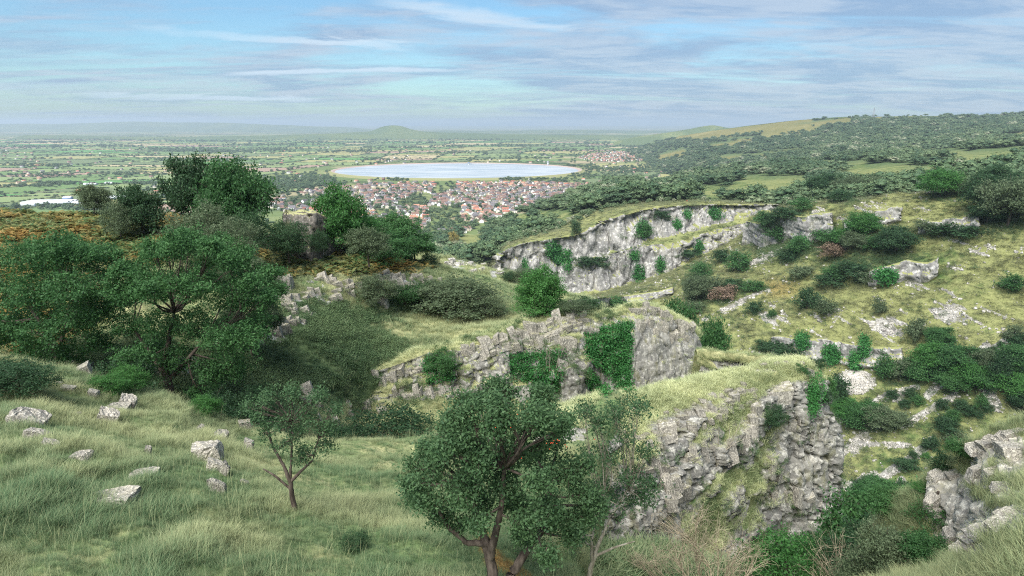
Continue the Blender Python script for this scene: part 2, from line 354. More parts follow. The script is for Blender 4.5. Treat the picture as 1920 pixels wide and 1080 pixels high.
# hill beyond the gully: bracken top, shrubby flank and the terrace
D = rows([(-260,396,70),(0,410,71),(150,413,72),(300,418,73),(420,438,74),(520,458,75),(620,472,77),(700,483,79),(800,502,82),(870,518,85),(940,536,87),(1010,556,88),(1120,582,86)],
 [(-260,470,57),(0,480,58),(150,490,59),(300,500,60),(420,510,62),(520,510,64),(620,515,67),(700,518,70),(800,532,74),(870,548,77),(940,565,79),(1010,577,79),(1120,589,78)],
 [(-260,560,48),(0,570,48),(150,590,48),(300,600,48),(420,610,50),(520,600,54),(620,582,60),(700,576,66),(770,588,70),(870,598,71.5),(940,600,71.5),(1010,597,71.5),(1120,593,71)],
 [(-260,640,41),(0,650,41),(150,670,41),(300,690,41),(420,692,43),(520,690,46.5),(610,690,50.5),(690,682,55),(795,655,59),(870,640,60.5),(930,625,61.5),(1000,608,63),(1120,597,66)],
 [(-260,720,38),(0,720,37),(150,735,37),(300,770,36),(420,790,37),(520,800,39),(610,800,43),(690,790,51.5),(790,775,55.8),(870,775,58.2),(930,775,59.8),(1000,775,61.2),(1120,775,63.5)],
 [(-260,900,33),(0,900,32),(150,900,32),(300,920,32),(420,930,33),(520,930,34),(610,930,36.5),(690,930,43),(790,930,47),(870,930,49),(930,940,50),(1000,950,51),(1120,960,52)])
D = np.concatenate([[back_row(D[0], 18, -16)], [back_row(D[0], 5, -1.2)], D]); D = edge_cols(D, None, (4, 3, -16))
GD, _, _ = loft(D, 3.4); n = gnormals(GD)
GD = GD + n * ((N3(GD, .22, 2, 4, 5) - .5) * 1.5 + (N3(GD, .9, 5, 3, 6) - .5) * .5)[..., None]
XD, YD = proj(GD)
cD = cols_of(GD, 0, .5 + (N3(GD, .18, 3, 4, 22) - .5) * 1.3)
brm = np.maximum(pixmask(GD, 130, 440, 420, 75), pixmask(GD, 600, 485, 260, 38)); brm = np.maximum(brm, pixmask(GD, 60, 560, 160, 130))
brN = N3(GD, .2, 40, 4, 50); brackD = brm * ss(brN, .40, .58); cD[..., 2] = brackD * .4
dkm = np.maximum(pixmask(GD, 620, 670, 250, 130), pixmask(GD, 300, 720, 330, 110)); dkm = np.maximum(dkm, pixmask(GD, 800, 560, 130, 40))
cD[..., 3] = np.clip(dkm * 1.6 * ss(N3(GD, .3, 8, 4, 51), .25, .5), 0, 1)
for px, py, rx, ry in [(540,560,40,22),(590,600,40,22),(610,530,60,12),(735,520,45,10),(770,525,40,14),(820,530,30,10),(520,630,30,22),(700,560,20,12),(480,650,40,20),(650,530,40,10),(610,560,45,16)]:
    cD[..., 0] = np.maximum(cD[..., 0], pixmask(GD, px, py, rx, ry) * ss(N3(GD, (1.1, 1.1, 1.6), 7, 3, 52), .44, .56))
terr = ss(YD, 585, 592) * (1 - ss(YD, 620, 660)) * ss(XD, 720, 800); cD[..., 1] = np.maximum(cD[..., 1], terr * .85); cD[..., 3] *= 1 - terr
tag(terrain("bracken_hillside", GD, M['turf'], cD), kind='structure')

# small far knoll behind the terrace, with the green saddle
K = rows([(780,478,118),(830,484,120),(880,495,120),(930,508,120),(990,522,118),(1060,548,112),(1130,580,104)],
 [(780,500,112),(830,502,113),(880,512,113),(930,524,112),(990,540,110),(1060,563,105),(1130,590,98)],
 [(780,560,100),(830,565,100),(880,570,100),(930,580,100),(990,590,98),(1060,600,96),(1130,610,92)])
K = np.concatenate([[back_row(K[0], 14, -14)], [back_row(K[0], 4, -1.5)], K]); K = edge_cols(K, (-8, 4, -8), (6, 2, -12))
GK, _, _ = loft(K, 3.4); GK = GK + gnormals(GK) * ((N3(GK, .25, 2, 4, 15) - .5) * 1.8)[..., None]
cK = cols_of(GK, 0, .55 + (N3(GK, .15, 3, 4, 23) - .5))
for px, py, rx, ry in [(868,492,42,18),(928,512,16,14),(1090,575,34,14)]: cK[..., 0] = np.maximum(cK[..., 0], pixmask(GK, px, py, rx, ry) * ss(N3(GK, .7, 7, 3, 52), .38, .52))
tag(terrain("grassy_knoll", GK, M['turf'], cK), kind='structure')

# opposite side of the gorge
cx = [(1080,)*10, (1200,)*10, (1300,)*10, (1400,)*10, (1500,)*10, (1600,)*10, (1700,)*10, (1800,)*10, (1920,)*10, (2180,)*10]
eY = [[570,590,610,640,680,740,800,900,1000,1150],[546,572,602,640,690,740,800,900,1000,1150],[496,530,564,610,670,730,800,900,1000,1150],[440,484,536,590,650,720,800,900,1000,1150],[394,460,520,580,645,720,800,900,1000,1150],
      [376,440,510,575,645,720,800,900,1000,1150],[364,430,505,570,640,720,800,900,1000,1150],[360,425,500,565,640,715,800,900,1000,1150],[338,410,490,560,635,710,800,900,1000,1150],[300,390,480,555,630,705,800,900,1000,1150]]
eD = [[360,345,330,310,290,265,245,215,190,165],[355,335,318,300,278,258,240,212,188,163],[385,345,320,295,270,250,232,207,184,160],[400,350,315,288,264,242,224,202,180,157],[355,325,298,275,254,234,217,197,176,153],
      [335,305,280,260,242,224,209,190,172,150],[320,290,266,248,231,215,201,184,167,147],[305,276,253,236,220,205,193,177,162,144],[290,262,241,225,210,196,185,170,156,140],[270,245,226,211,198,186,175,162,150,135]]
E = rowsxy(cx, eY, eD)
E = np.concatenate([[back_row(E[0], 60, -10)], [back_row(E[0], 14, -2.5)], E]); E = edge_cols(E, (-40, 20, -10), (40, 0, 10))
GE, _, _ = loft(E, 3.5); nE = gnormals(GE)
nb = N3(GE, (.05, .05, .13), 2, 5, 61); GE = GE + nE * ((nb - .5) * 7 * ss(proj(GE)[0], 1250, 1500) + (N3(GE, .2, 3, 4, 62) - .5) * 1.6)[..., None]
XE, YE = proj(GE)
cE = cols_of(GE, 0, .72 + (N3(GE, .035, 3, 4, 24) - .5) * 1.4 - .35 * ss(YE, 640, 760))
q = GE.reshape(-1, 3) @ np.array([[.9, 0, .43], [0, 1, 0], [-.43, 0, .9]])
led = fbm(q * np.array([.09, .09, .5]), 5, 63).reshape(GE.shape[:2])
rz = np.maximum.reduce([pixmask(GE, x, y, rx, ry, .8) for x, y, rx, ry in [(1800,500,220,90),(1480,590,200,30),(1620,620,200,40),(1560,400,160,50),(1780,580,200,60),(1760,410,140,36),(1420,480,90,40)]])
cE[..., 0] = ss(led, .57, .66) * (.2 + .7 * rz)
for pts, wd in [([(1690,740),(1640,790),(1580,850)],14),([(1560,800),(1660,740),(1720,725)],10),([(1850,650),(1780,700),(1740,740)],16),([(1900,630),(1850,665)],16),([(1565,920),(1610,905),(1640,895)],22),
                ([(1600,850),(1625,820)],12),([(1660,890),(1720,850),(1745,830)],18),([(1610,830),(1700,835)],10),([(1540,590),(1590,575),(1620,590)],8),([(1520,620),(1580,590)],7),([(1400,500),(1460,470)],12),([(1320,600),(1400,560),(1440,545)],10),
                ([(1840,720),(1870,760)],18),([(1560,780),(1600,765)],12),([(1690,800),(1790,740)],12),([(1650,960),(1690,900)],14),([(1590,1000),(1640,980)],12),([(1790,700),(1860,720)],14)]:
    cE[..., 0] = np.maximum(cE[..., 0], polyline_mask(GE, pts, wd * .85) * .75 * ss(N3(GE, .12, 8, 4, 77), .25, .5))
scree = pixmask(GE, 1600, 715, 42, 24, .3); cE[..., 0] = np.maximum(cE[..., 0], scree)
cE[..., 2] = .45 * np.maximum.reduce([pixmask(GE, x, y, rx, ry, .9) for x, y, rx, ry in [(1560,475,40,22),(1460,540,60,30),(1870,690,40,25),(1580,660,30,12)]])
cE[..., 3] = np.maximum.reduce([pixmask(GE, x, y, rx, ry, .9) for x, y, rx, ry in [(1310,535,40,60),(1480,460,110,40),(1640,490,120,25),(1880,400,60,60),(1730,690,130,26),(1660,960,110,70)]]) * .6
tag(terrain("gorge_side", GE, M['slope'], cE), kind='structure')

# steep near side of the gorge, below and behind the pinnacles
W_ = np.array([[(x, y, z) for x in (-30, -8, 4, 14, 26, 42, 70, 120)] for y, z in ((60, -52), (76, -40), (100, -60), (150, -98), (250, -116), (330, -125))], float)
W_[:3, 4:, 2] -= np.array([38, 48, 55, 60]); W_[3, 4:, 2] -= 18
GW, _, _ = loft(W_, 6.0, .4, 60); GW = GW + np.array([0, 0, 1]) * ((N3(GW, .1, 2, 4, 172) - .5) * 5)[..., None]; cW = cols_of(GW, 0, .4, 0, .5)
tag(terrain("gorge_floor", GW, M['slope'], cW), kind='structure')

# far cliffs across the gorge: wooded plateau edge, upper face, ledge, lower face, talus
e = [[(939,482,430),(955,456,440),(988,444,455),(1032,434,470),(1072,416,480),(1110,400,490),(1160,385,500),(1220,379,500),(1280,378,500),(1340,378,500),(1440,379,500)],
 [(933,488,398),(947,468,401),(985,453,404),(1040,444,408),(1085,436,411),(1140,409,415),(1200,393,420),(1260,385,425),(1330,382,430),(1430,383,440)],
 [(932,494,397.4),(945,478,400.4),(985,464,403.2),(1040,455,406.8),(1085,446,409.6),(1140,420,413),(1200,403,418),(1260,394,423),(1330,389,428),(1430,387,438)],
 [(932,502,396.6),(946,492,399.4),(986,480,402),(1042,474,405),(1086,480,406),(1140,472,404),(1200,456,407),(1260,444,411),(1330,426,417),(1430,404,432)],
 [(933,508,396),(948,502,398.6),(988,494,401),(1045,490,403.5),(1094,500,399),(1145,477,402.5),(1203,461,405),(1260,454,404),(1330,434,411),(1430,411,428)],
 [(934,513,395.4),(950,512,398),(992,508,400),(1048,508,402),(1100,510,396),(1150,486,401.5),(1206,470,403.5),(1262,465,398),(1333,440,408),(1432,415,426)],
 [(938,524,394),(956,545,396),(1005,552,397),(1060,554,396),(1112,548,391),(1164,539,396),(1211,526,397),(1265,506,392),(1340,466,403),(1440,428,422)],
 [(945,600,380),(970,600,375),(1030,600,372),(1080,600,370),(1130,598,368),(1180,592,365),(1240,570,365),(1290,540,368),(1360,495,382),(1450,445,410)]]
e[0] = [e[0][i] for i in (0,1,2,3,4,5,6,7,8,10)]
E1 = np.array([[P3(*c) for c in r] for r in e]); E1 = np.concatenate([[E1[0] + np.array([0, 70, -16])], E1, [E1[-1] + np.array([0, -20, -40])]])
E1 = edge_cols(E1, (-4, 30, -12), (25, 10, 0))
G1, tu, tv = loft(E1, 2.0, .3); n1_ = gnormals(G1); T = np.repeat(tu[:, None], G1.shape[1], 1) - 1; T1r = list(tu - 1)
face = np.maximum.reduce([ss(T, .9, 1.15) * (1 - ss(T, 2.8, 3.2)), ss(T, 3.9, 4.3) * (1 - ss(T, 5.8, 6.15)), ss(T, .9, 1.15) * (1 - ss(T, 5.8, 6.15)) * (1 - ss(proj(G1)[0], 1195, 1225))])
fl = G1.reshape(-1, 3)
a1, a2, cid = worley(fl * np.array([.11, .11, .035]), 81); b1, b2, bid = worley(fl * np.array([.42, .42, .12]), 85)
dsp = ((cid - .5) * 5.5 - 2.2 * (1 - ss(a2 - a1, 0, .18)) + (bid - .5) * 2.2 - 1.1 * (1 - ss(b2 - b1, 0, .15))).reshape(T.shape)
hn = n1_.copy(); hn[..., 2] *= .25
G1 = G1 + hn * (dsp * face)[..., None] + n1_ * ((N3(G1, .06, 5, 4, 88) - .5) * 4 * (1 - face))[..., None]
c1 = cols_of(G1, 0, .75 + (N3(G1, .04, 3, 4, 25) - .5) * .8)
slopez = np.abs(gnormals(G1)[..., 2])
c1[..., 0] = np.clip(face * (1.25 - 1.0 * ss(slopez, .55, .85)), 0, 1)
led2 = ss(T, 2.8, 3.2) * (1 - ss(T, 3.9, 4.4)) * ss(proj(G1)[0], 1060, 1090); c1[..., 3] = np.clip(led2 * ss(N3(G1, .05, 5, 4, 89), .35, .5) * (.45 + .55 * pixmask(G1, 1115, 490, 60, 18, .8)) + .8 * ss(T, 6, 6.3) * ss(N3(G1, .04, 7, 4, 90), .45, .6), 0, 1)
tag(terrain("far_cliff", G1, M['cliff'], c1, False), kind='structure')

# wooded plateau beyond the cliffs
Fr = rows([(760,520,520),(860,505,500),(940,484,480),(1040,432,490),(1150,386,500),(1250,381,500),(1350,381,500),(1450,388,450),(1600,376,400),(1750,366,370),(1920,350,340),(2180,300,300)],
 [(780,495,620),(870,480,600),(950,450,600),(1050,411,620),(1150,376,640),(1250,370,640),(1350,366,640),(1450,363,600),(1600,350,560),(1750,341,520),(1920,326,480),(2180,290,450)],
 [(790,480,720),(880,465,720),(960,430,740),(1050,393,760),(1150,358,800),(1250,352,820),(1350,346,830),(1450,336,830),(1600,324,800),(1750,312,760),(1920,296,720),(2180,270,700)],
 [(800,466,800),(885,452,820),(960,419,850),(1050,384,900),(1150,349,960),(1250,340,1020),(1350,328,1080),(1450,316,1120),(1600,299,1150),(1750,285,1150),(1920,268,1100),(2180,250,1050)])
Fr = np.concatenate([Fr, [back_row(Fr[3], 60, -8)], [back_row(Fr[3], 320, -110)]]); Fr = edge_cols(Fr, (-60, 60, -60), (60, 0, 0))
GF, _, _ = loft(Fr, 5.0); GF = GF + gnormals(GF) * ((N3(GF, .012, 5, 4, 91) - .5) * 14)[..., None]
XF, YF = proj(GF)
cF = cols_of(GF, 0, .55 + (N3(GF, .02, 3, 4, 26) - .5)); 
FIELDS = [(1420,366,56,18),(1480,356,40,14),(1330,366,80,8),(1240,343,60,7),(1690,332,120,11),(1850,316,60,11),(1900,294,60,8),(1700,345,60,5),(1600,352,60,6),(1790,298,80,8),(1560,312,70,4),(1030,415,70,10),(880,462,30,16)]
openF = np.maximum.reduce([pixmask(GF, x, y - ry * .3, rx * 1.1, ry * 1.7, .2) for x, y, rx, ry in FIELDS]); cF[..., 3] = (1 - openF) * .9
tag(terrain("wooded_plateau", GF, M['slope'], cF), kind='structure')

# long ridge to the north west
gr = [[(1262,321,2650),(1300,320,2450),(1330,318,2200),(1420,314,1900),(1500,306,1700),(1600,294,1600),(1700,284,1550),(1800,274,1500),(1920,262,1450),(2220,244,1400)],
 [(1240,299,3400),(1290,290,3100),(1330,283,2800),(1420,276,2600),(1500,270,2400),(1600,262,2250),(1700,256,2150),(1800,249,2100),(1920,242,2050),(2220,229,2000)],
 [(1205,277,4700),(1262,262,4500),(1330,250,4200),(1400,240,3900),(1500,229,3600),(1600,223,3300),(1700,221,3100),(1800,221,3000),(1920,218,2800),(2220,210,2600)]]
Gr = np.array([[P3(*c) for c in r] for r in gr]); Gr = edge_cols(Gr, None, None); lc = Gr[:, :1].copy(); lc[..., 2] = -203; lc[..., 0] -= np.array([40, 80, 120])[:, None]; Gr = np.concatenate([lc, Gr], 1)
Gr = np.concatenate([[Gr[0] + np.array([0, -150, -60])], Gr, [back_row(Gr[2], 250, -15)], [back_row(Gr[2], 1500, -260)]])
GG, _, _ = loft(Gr, 4.0); GG = GG + gnormals(GG) * ((N3(GG, .0025, 5, 4, 93) - .5) * 16)[..., None]
XG, YG = proj(GG)
cG = cols_of(GG, 0, .45 + (N3(GG, .004, 3, 4, 27) - .5) * 1.2)
opG = np.maximum.reduce([polyline_mask(GG, [(1300,262),(1400,247),(1500,238),(1590,226)], 9), polyline_mask(GG, [(1330,278),(1430,258),(1530,243)], 7), polyline_mask(GG, [(1350,300),(1440,292),(1500,285)], 7), polyline_mask(GG, [(1270,258),(1330,250),(1420,238),(1520,225)], 6), polyline_mask(GG, [(1240,296),(1280,286)], 9), polyline_mask(GG, [(1870,262),(1930,252)], 9), polyline_mask(GG, [(1640,222),(1760,220)], 4)])
cG[..., 3] = (1 - opG) * .85; cG[..., 2] = opG * .3
tag(terrain("moorland_ridge", GG, M['slope'], cG), kind='structure')
pk = np.array([[P3(*c) for c in r] for r in [[(1150,268,6200),(1220,264,6200),(1290,262,6200),(1330,262,6200),(1370,262,6200),(1450,262,6200)],[(1170,262,6500),(1240,251,6500),(1290,242,6500),(1333,234,6500),(1370,240,6500),(1450,246,6500)]]])
pk = np.concatenate([[pk[0] + np.array([0, -300, -80])], pk, [back_row(pk[1], 900, -200)]]); GP, _, _ = loft(pk, 4.0)
GP = GP + np.array([0, 0, 1]) * ((N3(GP, .003, 5, 4, 95) - .5) * 26)[..., None]
cP = cols_of(GP, 0, .5); cP[..., 3] = ss(N3(GP, .004, 9, 4, 96), .42, .55) * .8; tag(terrain("distant_peak", GP, M['slope'], cP), kind='structure')
# far skyline hills and the isolated round hill out on the levels
def skyline(name, pts, Y, depth, amp):
    r1 = np.array([P3(x, y, Y) for x, y in pts]); r0 = r1.copy(); r0[:, 1] -= depth; r0[:, 2] = -206; r2 = r1.copy(); r2[:, 1] += depth; r2[:, 2] = -206
    G, _, _ = loft(np.array([r0, (r0 + r1) / 2 + np.array([0, 0, 8]), r1, r2]), 5.0); G = G + np.array([0, 0, 1]) * ((N3(G, .0012, 5, 4, 97) - .5) * amp)[..., None]
    c = cols_of(G, 0, .4); c[..., 3] = ss(N3(G, .002, 9, 4, 98), .40, .55) * .8; tag(terrain(name, G, M['slope'], c), kind='structure')
skyline("distant_hills", [(-400,236),(-150,234),(0,233),(70,232),(110,233),(190,230),(260,228),(340,230),(430,230),(520,233),(600,237),(660,240),(720,246)], 19000, 2500, 60)
skyline("round_hill", [(600,252),(660,248),(695,246),(715,238),(732,235),(752,236),(770,242),(800,247),(860,249),(930,251)], 9500, 700, 16)
skyline("low_far_hills", [(560,249),(700,246),(800,245),(900,245),(1000,244),(1100,244),(1200,245),(1300,246),(1400,247)], 16000, 1800, 30)
skyline("low_levels_rise", [(60,253),(300,256),(500,254),(640,250),(820,252),(980,252),(1150,253),(1300,254)], 9000, 500, 14)
# ------------------------------------------------------------------ the levels: plain, fields, reservoir
ZP = -200.0
def on_plain(px, py):
    dd = ray(px, py); k = ZP / dd.z; return Vector((dd.x * k, dd.y * k, ZP))
def inpoly(px, py, poly):
    r = False; j = len(poly) - 1
    for i in range(len(poly)):
        xi, yi = poly[i]; xj, yj = poly[j]
        if (yi > py) != (yj > py) and px < (xj - xi) * (py - yi) / (yj - yi) + xi: r = not r
        j = i
    return r
m, tt = new_mat("levels_ground"); co = tt('ShaderNodeTexCoord').outputs['Object']
big = tt.noise(tt.vmul(co, (.5, 1, 1)), .0011, 8, .65); fin = tt.noise(co, .012, 6, .6)
vor = tt('ShaderNodeTexVoronoi', {'Vector': tt.vmul(co, (.6, 1, 1)), 'Scale': .0042}, feature='F1')
vc = tt('ShaderNodeSeparateColor', {0: vor.outputs['Color']})
g = tt.mix(vc.outputs[0], C4(.10, .145, .05), C4(.19, .21, .085)); g = tt.mix(tt.ramp(vc.outputs[1], .72, .8), g, C4(.30, .25, .15))
g = tt.mix(tt.ramp(tt.math('ADD', big, tt.math('MULTIPLY', tt.math('SUBTRACT', fin, .5), .5)), .50, .60), g, C4(.045, .07, .03)); finish(tt, g, .95, None, .1); M['levels'] = m
gx = np.concatenate([np.linspace(-60000, -8000, 8), np.linspace(-7000, 7000, 29), np.linspace(8000, 60000, 8)]); gy = np.concatenate([[-60000, -20000, -3000], np.linspace(0, 9000, 30), np.linspace(11000, 60000, 10)])
XX, YY = np.meshgrid(gx, gy); GPl = np.stack([XX, YY, np.full_like(XX, ZP)], -1)
plain = tag(obj("plain", mesh_np("plain", GPl.reshape(-1, 3), grid_faces(*XX.shape), [M['levels']])), kind='structure')
# reservoir: ring bank with a stone inner slope and water with the sky's pale reflection put into its colour
rn, rf = on_plain(858, 337.5), on_plain(858, 307.5); rc = (rn + rf) / 2; rb = (rf.y - rn.y) / 2
xl, xr = P3(632, 322, rc.y), P3(1086, 322, rc.y); ra = (xr[0] - xl[0]) / 2; rc.x = (xr[0] + xl[0]) / 2
prof = [(1.085, -.5), (1.05, 1.5), (1.026, 5.5), (1.018, 7.0), (1.010, 7.0), (1.003, 6.6), (.985, 2.5)]
NA = 160; th = np.linspace(0, 2 * np.pi, NA, endpoint=False)
V = np.array([[rc.x + ra * p * math.cos(q), rc.y + rb * p * math.sin(q), ZP + h] for p, h in prof for q in th])
ii = np.arange(NA); Fq = np.concatenate([np.stack([k * NA + ii, k * NA + (ii + 1) % NA, (k + 1) * NA + (ii + 1) % NA, (k + 1) * NA + ii], -1) for k in range(len(prof) - 1)])
mi = np.repeat([0, 0, 0, 1, 2, 2], NA)
tag(obj("reservoir_bank", mesh_np("reservoir_bank", V, Fq, [flat_mat("bank_grass", (.22, .22, .10), 1, .1, .25), flat_mat("bank_track", (.36, .30, .24), 1, .1), flat_mat("bank_stone", (.36, .27, .23), .95, .1, .15)], mi=mi)), kind='structure')
m, tt = new_mat("reservoir_water"); co = tt('ShaderNodeTexCoord').outputs['Object']
wn = tt.noise(tt.vmul(co, (.35, 1, 1)), .009, 5, .6, 1.2)
wc = tt.mix(tt.ramp(wn, .35, .7), C4(.28, .32, .34), C4(.46, .47, .47))  # pale sky reflection and calm streaks painted into the base colour
finish(tt, wc, .35, tt('ShaderNodeBump', {'Strength': .25, 'Distance': .4, 'Height': tt.noise(co, .25, 4)}).outputs[0], .4)
V = np.concatenate([[[rc.x, rc.y, ZP + 3.5]], [[rc.x + ra * .996 * math.cos(q), rc.y + rb * .996 * math.sin(q), ZP + 3.5] for q in th]])
tag(obj("reservoir_water", mesh_np("reservoir_water", V, np.stack([0 * ii, 1 + ii, 1 + (ii + 1) % NA], -1), [m])), kind='structure')
# fields
fm = [flat_mat(nm, c, 1, .05, v) for nm, c, v in [("pasture_green", (.125, .19, .072), .12), ("pasture_light", (.185, .235, .10), .12), ("meadow_dull", (.13, .165, .08), .15), ("hay_field", (.27, .26, .115), .1), ("stubble_field", (.37, .31, .18), .1), ("ploughed_field", (.28, .20, .15), .12), ("bright_pasture", (.10, .22, .07), .08)]]
fr = random.Random(11); FQ = []
def split(x0, x1, y0, y1, dep=0):
    yc = (y0 + y1) / 2; lim = 250 + max(0, yc - 1500) * .045; wx, wy = x1 - x0, y1 - y0
    if max(wx, wy * 1.25) < lim * fr.uniform(.8, 1.7) or dep > 14: FQ.append((x0, x1, y0, y1)); return
    if wx > wy * 1.25: c = x0 + wx * fr.uniform(.34, .66); split(x0, c, y0, y1, dep + 1); split(c, x1, y0, y1, dep + 1)
    else: c = y0 + wy * fr.uniform(.34, .66); split(x0, x1, y0, c, dep + 1); split(x0, x1, c, y1, dep + 1)
split(-7600, 6800, 1000, 10800)
TOWN = [(505, 392), (520, 372), (600, 356), (700, 345), (790, 343), (880, 343), (980, 341), (1090, 347), (1100, 356), (1040, 376), (985, 392), (930, 410), (890, 428), (850, 450), (780, 452), (720, 428), (640, 410), (560, 402)]
VILL = [(1085, 296), (1110, 288), (1160, 284), (1215, 286), (1245, 294), (1225, 302), (1150, 304), (1100, 302)]
def warp(x, y):     # bends the field pattern so that hedges wander
    return (x + 90 * math.sin(y * .0021 + 1) + 60 * math.sin(x * .0017 + y * .0011) + (y - 3000) * .22, y + 110 * math.sin(x * .0013 + .5) + 50 * math.sin(x * .0041 + y * .002))
def busy(x, y):
    if ((x - rc.x) / (ra * 1.12)) ** 2 + ((y - rc.y) / (rb * 1.12)) ** 2 < 1: return True
    px, py = proj((x, y, ZP)); return inpoly(px, py, TOWN) or inpoly(px, py, VILL)
cand = []; HEDGE = []
for x0, x1, y0, y1 in FQ:
    g_ = 5; q = [warp(*c) for c in ((x0 + g_, y0 + g_), ((x0 + x1) / 2, y0 + g_), (x1 - g_, y0 + g_), (x1 - g_, (y0 + y1) / 2), (x1 - g_, y1 - g_), ((x0 + x1) / 2, y1 - g_), (x0 + g_, y1 - g_), (x0 + g_, (y0 + y1) / 2))]
    cxm, cym = sum(a for a, b in q) / 8, sum(b for a, b in q) / 8
    if any(busy(*c) for c in q) or busy(cxm, cym): continue
    P = [proj((a, b, ZP)) for a, b in q]; xs = [p[0] for p in P]; ys = [p[1] for p in P]
    if max(xs) < -60 or min(xs) > 1500: continue
    HEDGE.append((q, cym)); area = (max(xs) - min(xs)) * (max(ys) - min(ys)); cand.append((area, q, cym))
cand.sort(key=lambda c: -c[0])
wts = [.26, .24, .16, .14, .07, .05, .08]; restV = []; restF = []; restM = []
for k, (area, q, cym) in enumerate(cand):
    V = [(a, b, ZP + .3) for a, b in q]; mt = fr.choices(range(7), wts)[0]
    if k < 290:
        tag(obj("field", mesh_np("field", np.array(V), np.array([[0, 1, 2, 3, 4, 5, 6, 7]]), [fm[mt]]), plain))
    else: restF.append(len(restV) + np.arange(8)); restV += V; restM.append(mt)
if restF: tag(obj("distant_fields", mesh_np("distant_fields", np.array(restV), np.array(restF), fm, mi=restM), plain), kind='stuff')
# ------------------------------------------------------------------ crags
def bed_frame(p0, p1, dip):
    """columns: along the strike, out of the face, up across the beds"""
    u = np.array(p1) - np.array(p0); u[2] = 0; u /= np.linalg.norm(u); up = np.array([0, 0, 1.]) + u * math.tan(R(dip)) * -1; up /= np.linalg.norm(up); u = np.cross(np.cross(up, u), up); return np.stack([u, np.cross(up, u), up], -1)
def blocky(G, T, face, s, cell, amp, rotm, big=1.0, lay=.7):
    """bedded limestone: beds stand out or weather back along their length, vertical joints cut them into blocks"""
    hn = gnormals(G); q = G.reshape(-1, 3) @ rotm
    wv = (np.stack([fbm(q * .45, 3, s + 40), fbm(q * .45, 3, s + 44), fbm(q * .45, 3, s + 48)], -1) - .5) * np.array([.9, .9, .7]); q = q + wv
    def beds(th, sd, cx, cyy):
        zc = q[:, 2] / th; L = np.floor(zc); fr = np.minimum(zc - L, 1 - zc + L); hL = _h(L.astype(np.int64), L.astype(np.int64) * 0, L.astype(np.int64) * 0, sd)
        pj = np.stack([q[:, 0] / cx + hL * 37, q[:, 1] / cyy + hL * 19, L * 3.7 + .5], -1); f1, f2, ci = worley(pj * np.array([1, 1, 0]) + np.array([0, 0, .5]), sd + 3, .8)
        ci = _h((ci * 65535).astype(np.int64), L.astype(np.int64), L.astype(np.int64) * 0, sd + 5)
        return hL, fr, f2 - f1, ci
    h1, r1, j1, c1_ = beds(cell[2] * 2.3, s, cell[0] * 2.6, cell[1] * 2.6); h2, r2, j2, c2_ = beds(cell[2] * .85, s + 20, cell[0], cell[1])
    bg_ = np.ravel(big) if np.ndim(big) else big
    f1, f2, di = worley(q / np.array(cell) * 2.4, s + 13)
    ly = np.ravel(lay) if np.ndim(lay) else lay
    k1, k2, ki = worley(np.stack([q[:, 0] / (cell[0] * .75), q[:, 1] / (cell[1] * .75), q[:, 2] / (cell[2] * 6)], -1), s + 31)       # upright joints
    dsp = bg_ * ((h1 - .5) * 1.0 * ly + (c1_ - .5) * .8 - .5 * (1 - ss(j1, 0, .07))) + (h2 - .5) * .6 * ly + (.25 + ly) * (c2_ - .5) * .42 - (.12 + .9 * ly) * .30 * (1 - ss(j2, 0, .08)) - .22 * ly * (1 - ss(r2, 0, .10)) + (1 - ly) * ((ki - .5) * .75 - .40 * (1 - ss(k2 - k1, 0, .10))) + (di - .5) * .12 - .06 * (1 - ss(f2 - f1, 0, .10)) + (fbm(q * 3.1, 3, s + 21) - .5) * .08
    nn = hn.copy(); nn[..., 2] *= .35
    return G + nn * (dsp.reshape(T.shape) * amp * face)[..., None], j2.reshape(T.shape), c2_.reshape(T.shape)
ROTB = bed_frame(P3(1050, 850, 28.5), P3(1512, 712, 41.6), 7)
def flankm(G): return pixmask(G, 1320, 965, 130, 90, .8) * ss(N3(G, .45, 6, 4, 106), .46, .58)
# nearer pinnacle: grassy spine that ends in a sheer nose
bq = [[(1030,778,34.0),(1180,746,36.4),(1300,716,39.4),(1400,696,41.6),(1442,682,42.8),(1480,677,43.6),(1512,677,44),(1528,688,44.2),(1533,697,44.4)],
 [(1040,800,31.5),(1160,785,33.5),(1255,757,36.4),(1350,728,38.9),(1440,700,41.2),(1480,690,42.3),(1515,687,43),(1531,698,43.5),(1536,708,44.1)],
 [(1050,835,29.2),(1195,826,32),(1300,786,35.4),(1400,742,38.8),(1442,726,40.2),(1475,716,41.2),(1512,708,42.1),(1534,720,42.8),(1541,733,43.8)],
 [(1060,860,28.4),(1197,846,31.4),(1300,806,34.9),(1400,760,38.4),(1442,742,39.9),(1475,736,40.9),(1513,730,41.8),(1536,740,42.5),(1544,750,43.6)],
 [(1070,905,27.5),(1198,885,30.9),(1300,846,34.4),(1400,800,37.9),(1435,775,39.6),(1475,770,40.6),(1516,768,41.5),(1540,775,42.2),(1549,780,43.4)],
 [(1078,955,26.8),(1197,935,30.3),(1300,893,33.9),(1396,850,37.4),(1430,835,39.2),(1470,822,40.3),(1520,820,41.2),(1549,822,41.9),(1560,822,43.2)],
 [(1075,1010,26),(1193,1000,29.6),(1300,955,33.2),(1392,920,36.7),(1425,910,38.8),(1470,905,39.9),(1522,905,40.9),(1553,900,41.6),(1565,900,43)],
 [(1065,1090,24.6),(1188,1090,28.6),(1300,1055,32.3),(1390,1030,35.9),(1425,1025,38.3),(1470,1030,39.5),(1520,1025,40.5),(1551,1018,41.2),(1563,1010,42.8)],
 [(1050,1260,22),(1180,1250,26.5),(1300,1240,30.4),(1390,1230,34.4),(1425,1225,37.4),(1470,1220,38.8),(1520,1210,40),(1550,1200,40.8),(1563,1200,42.4)]]
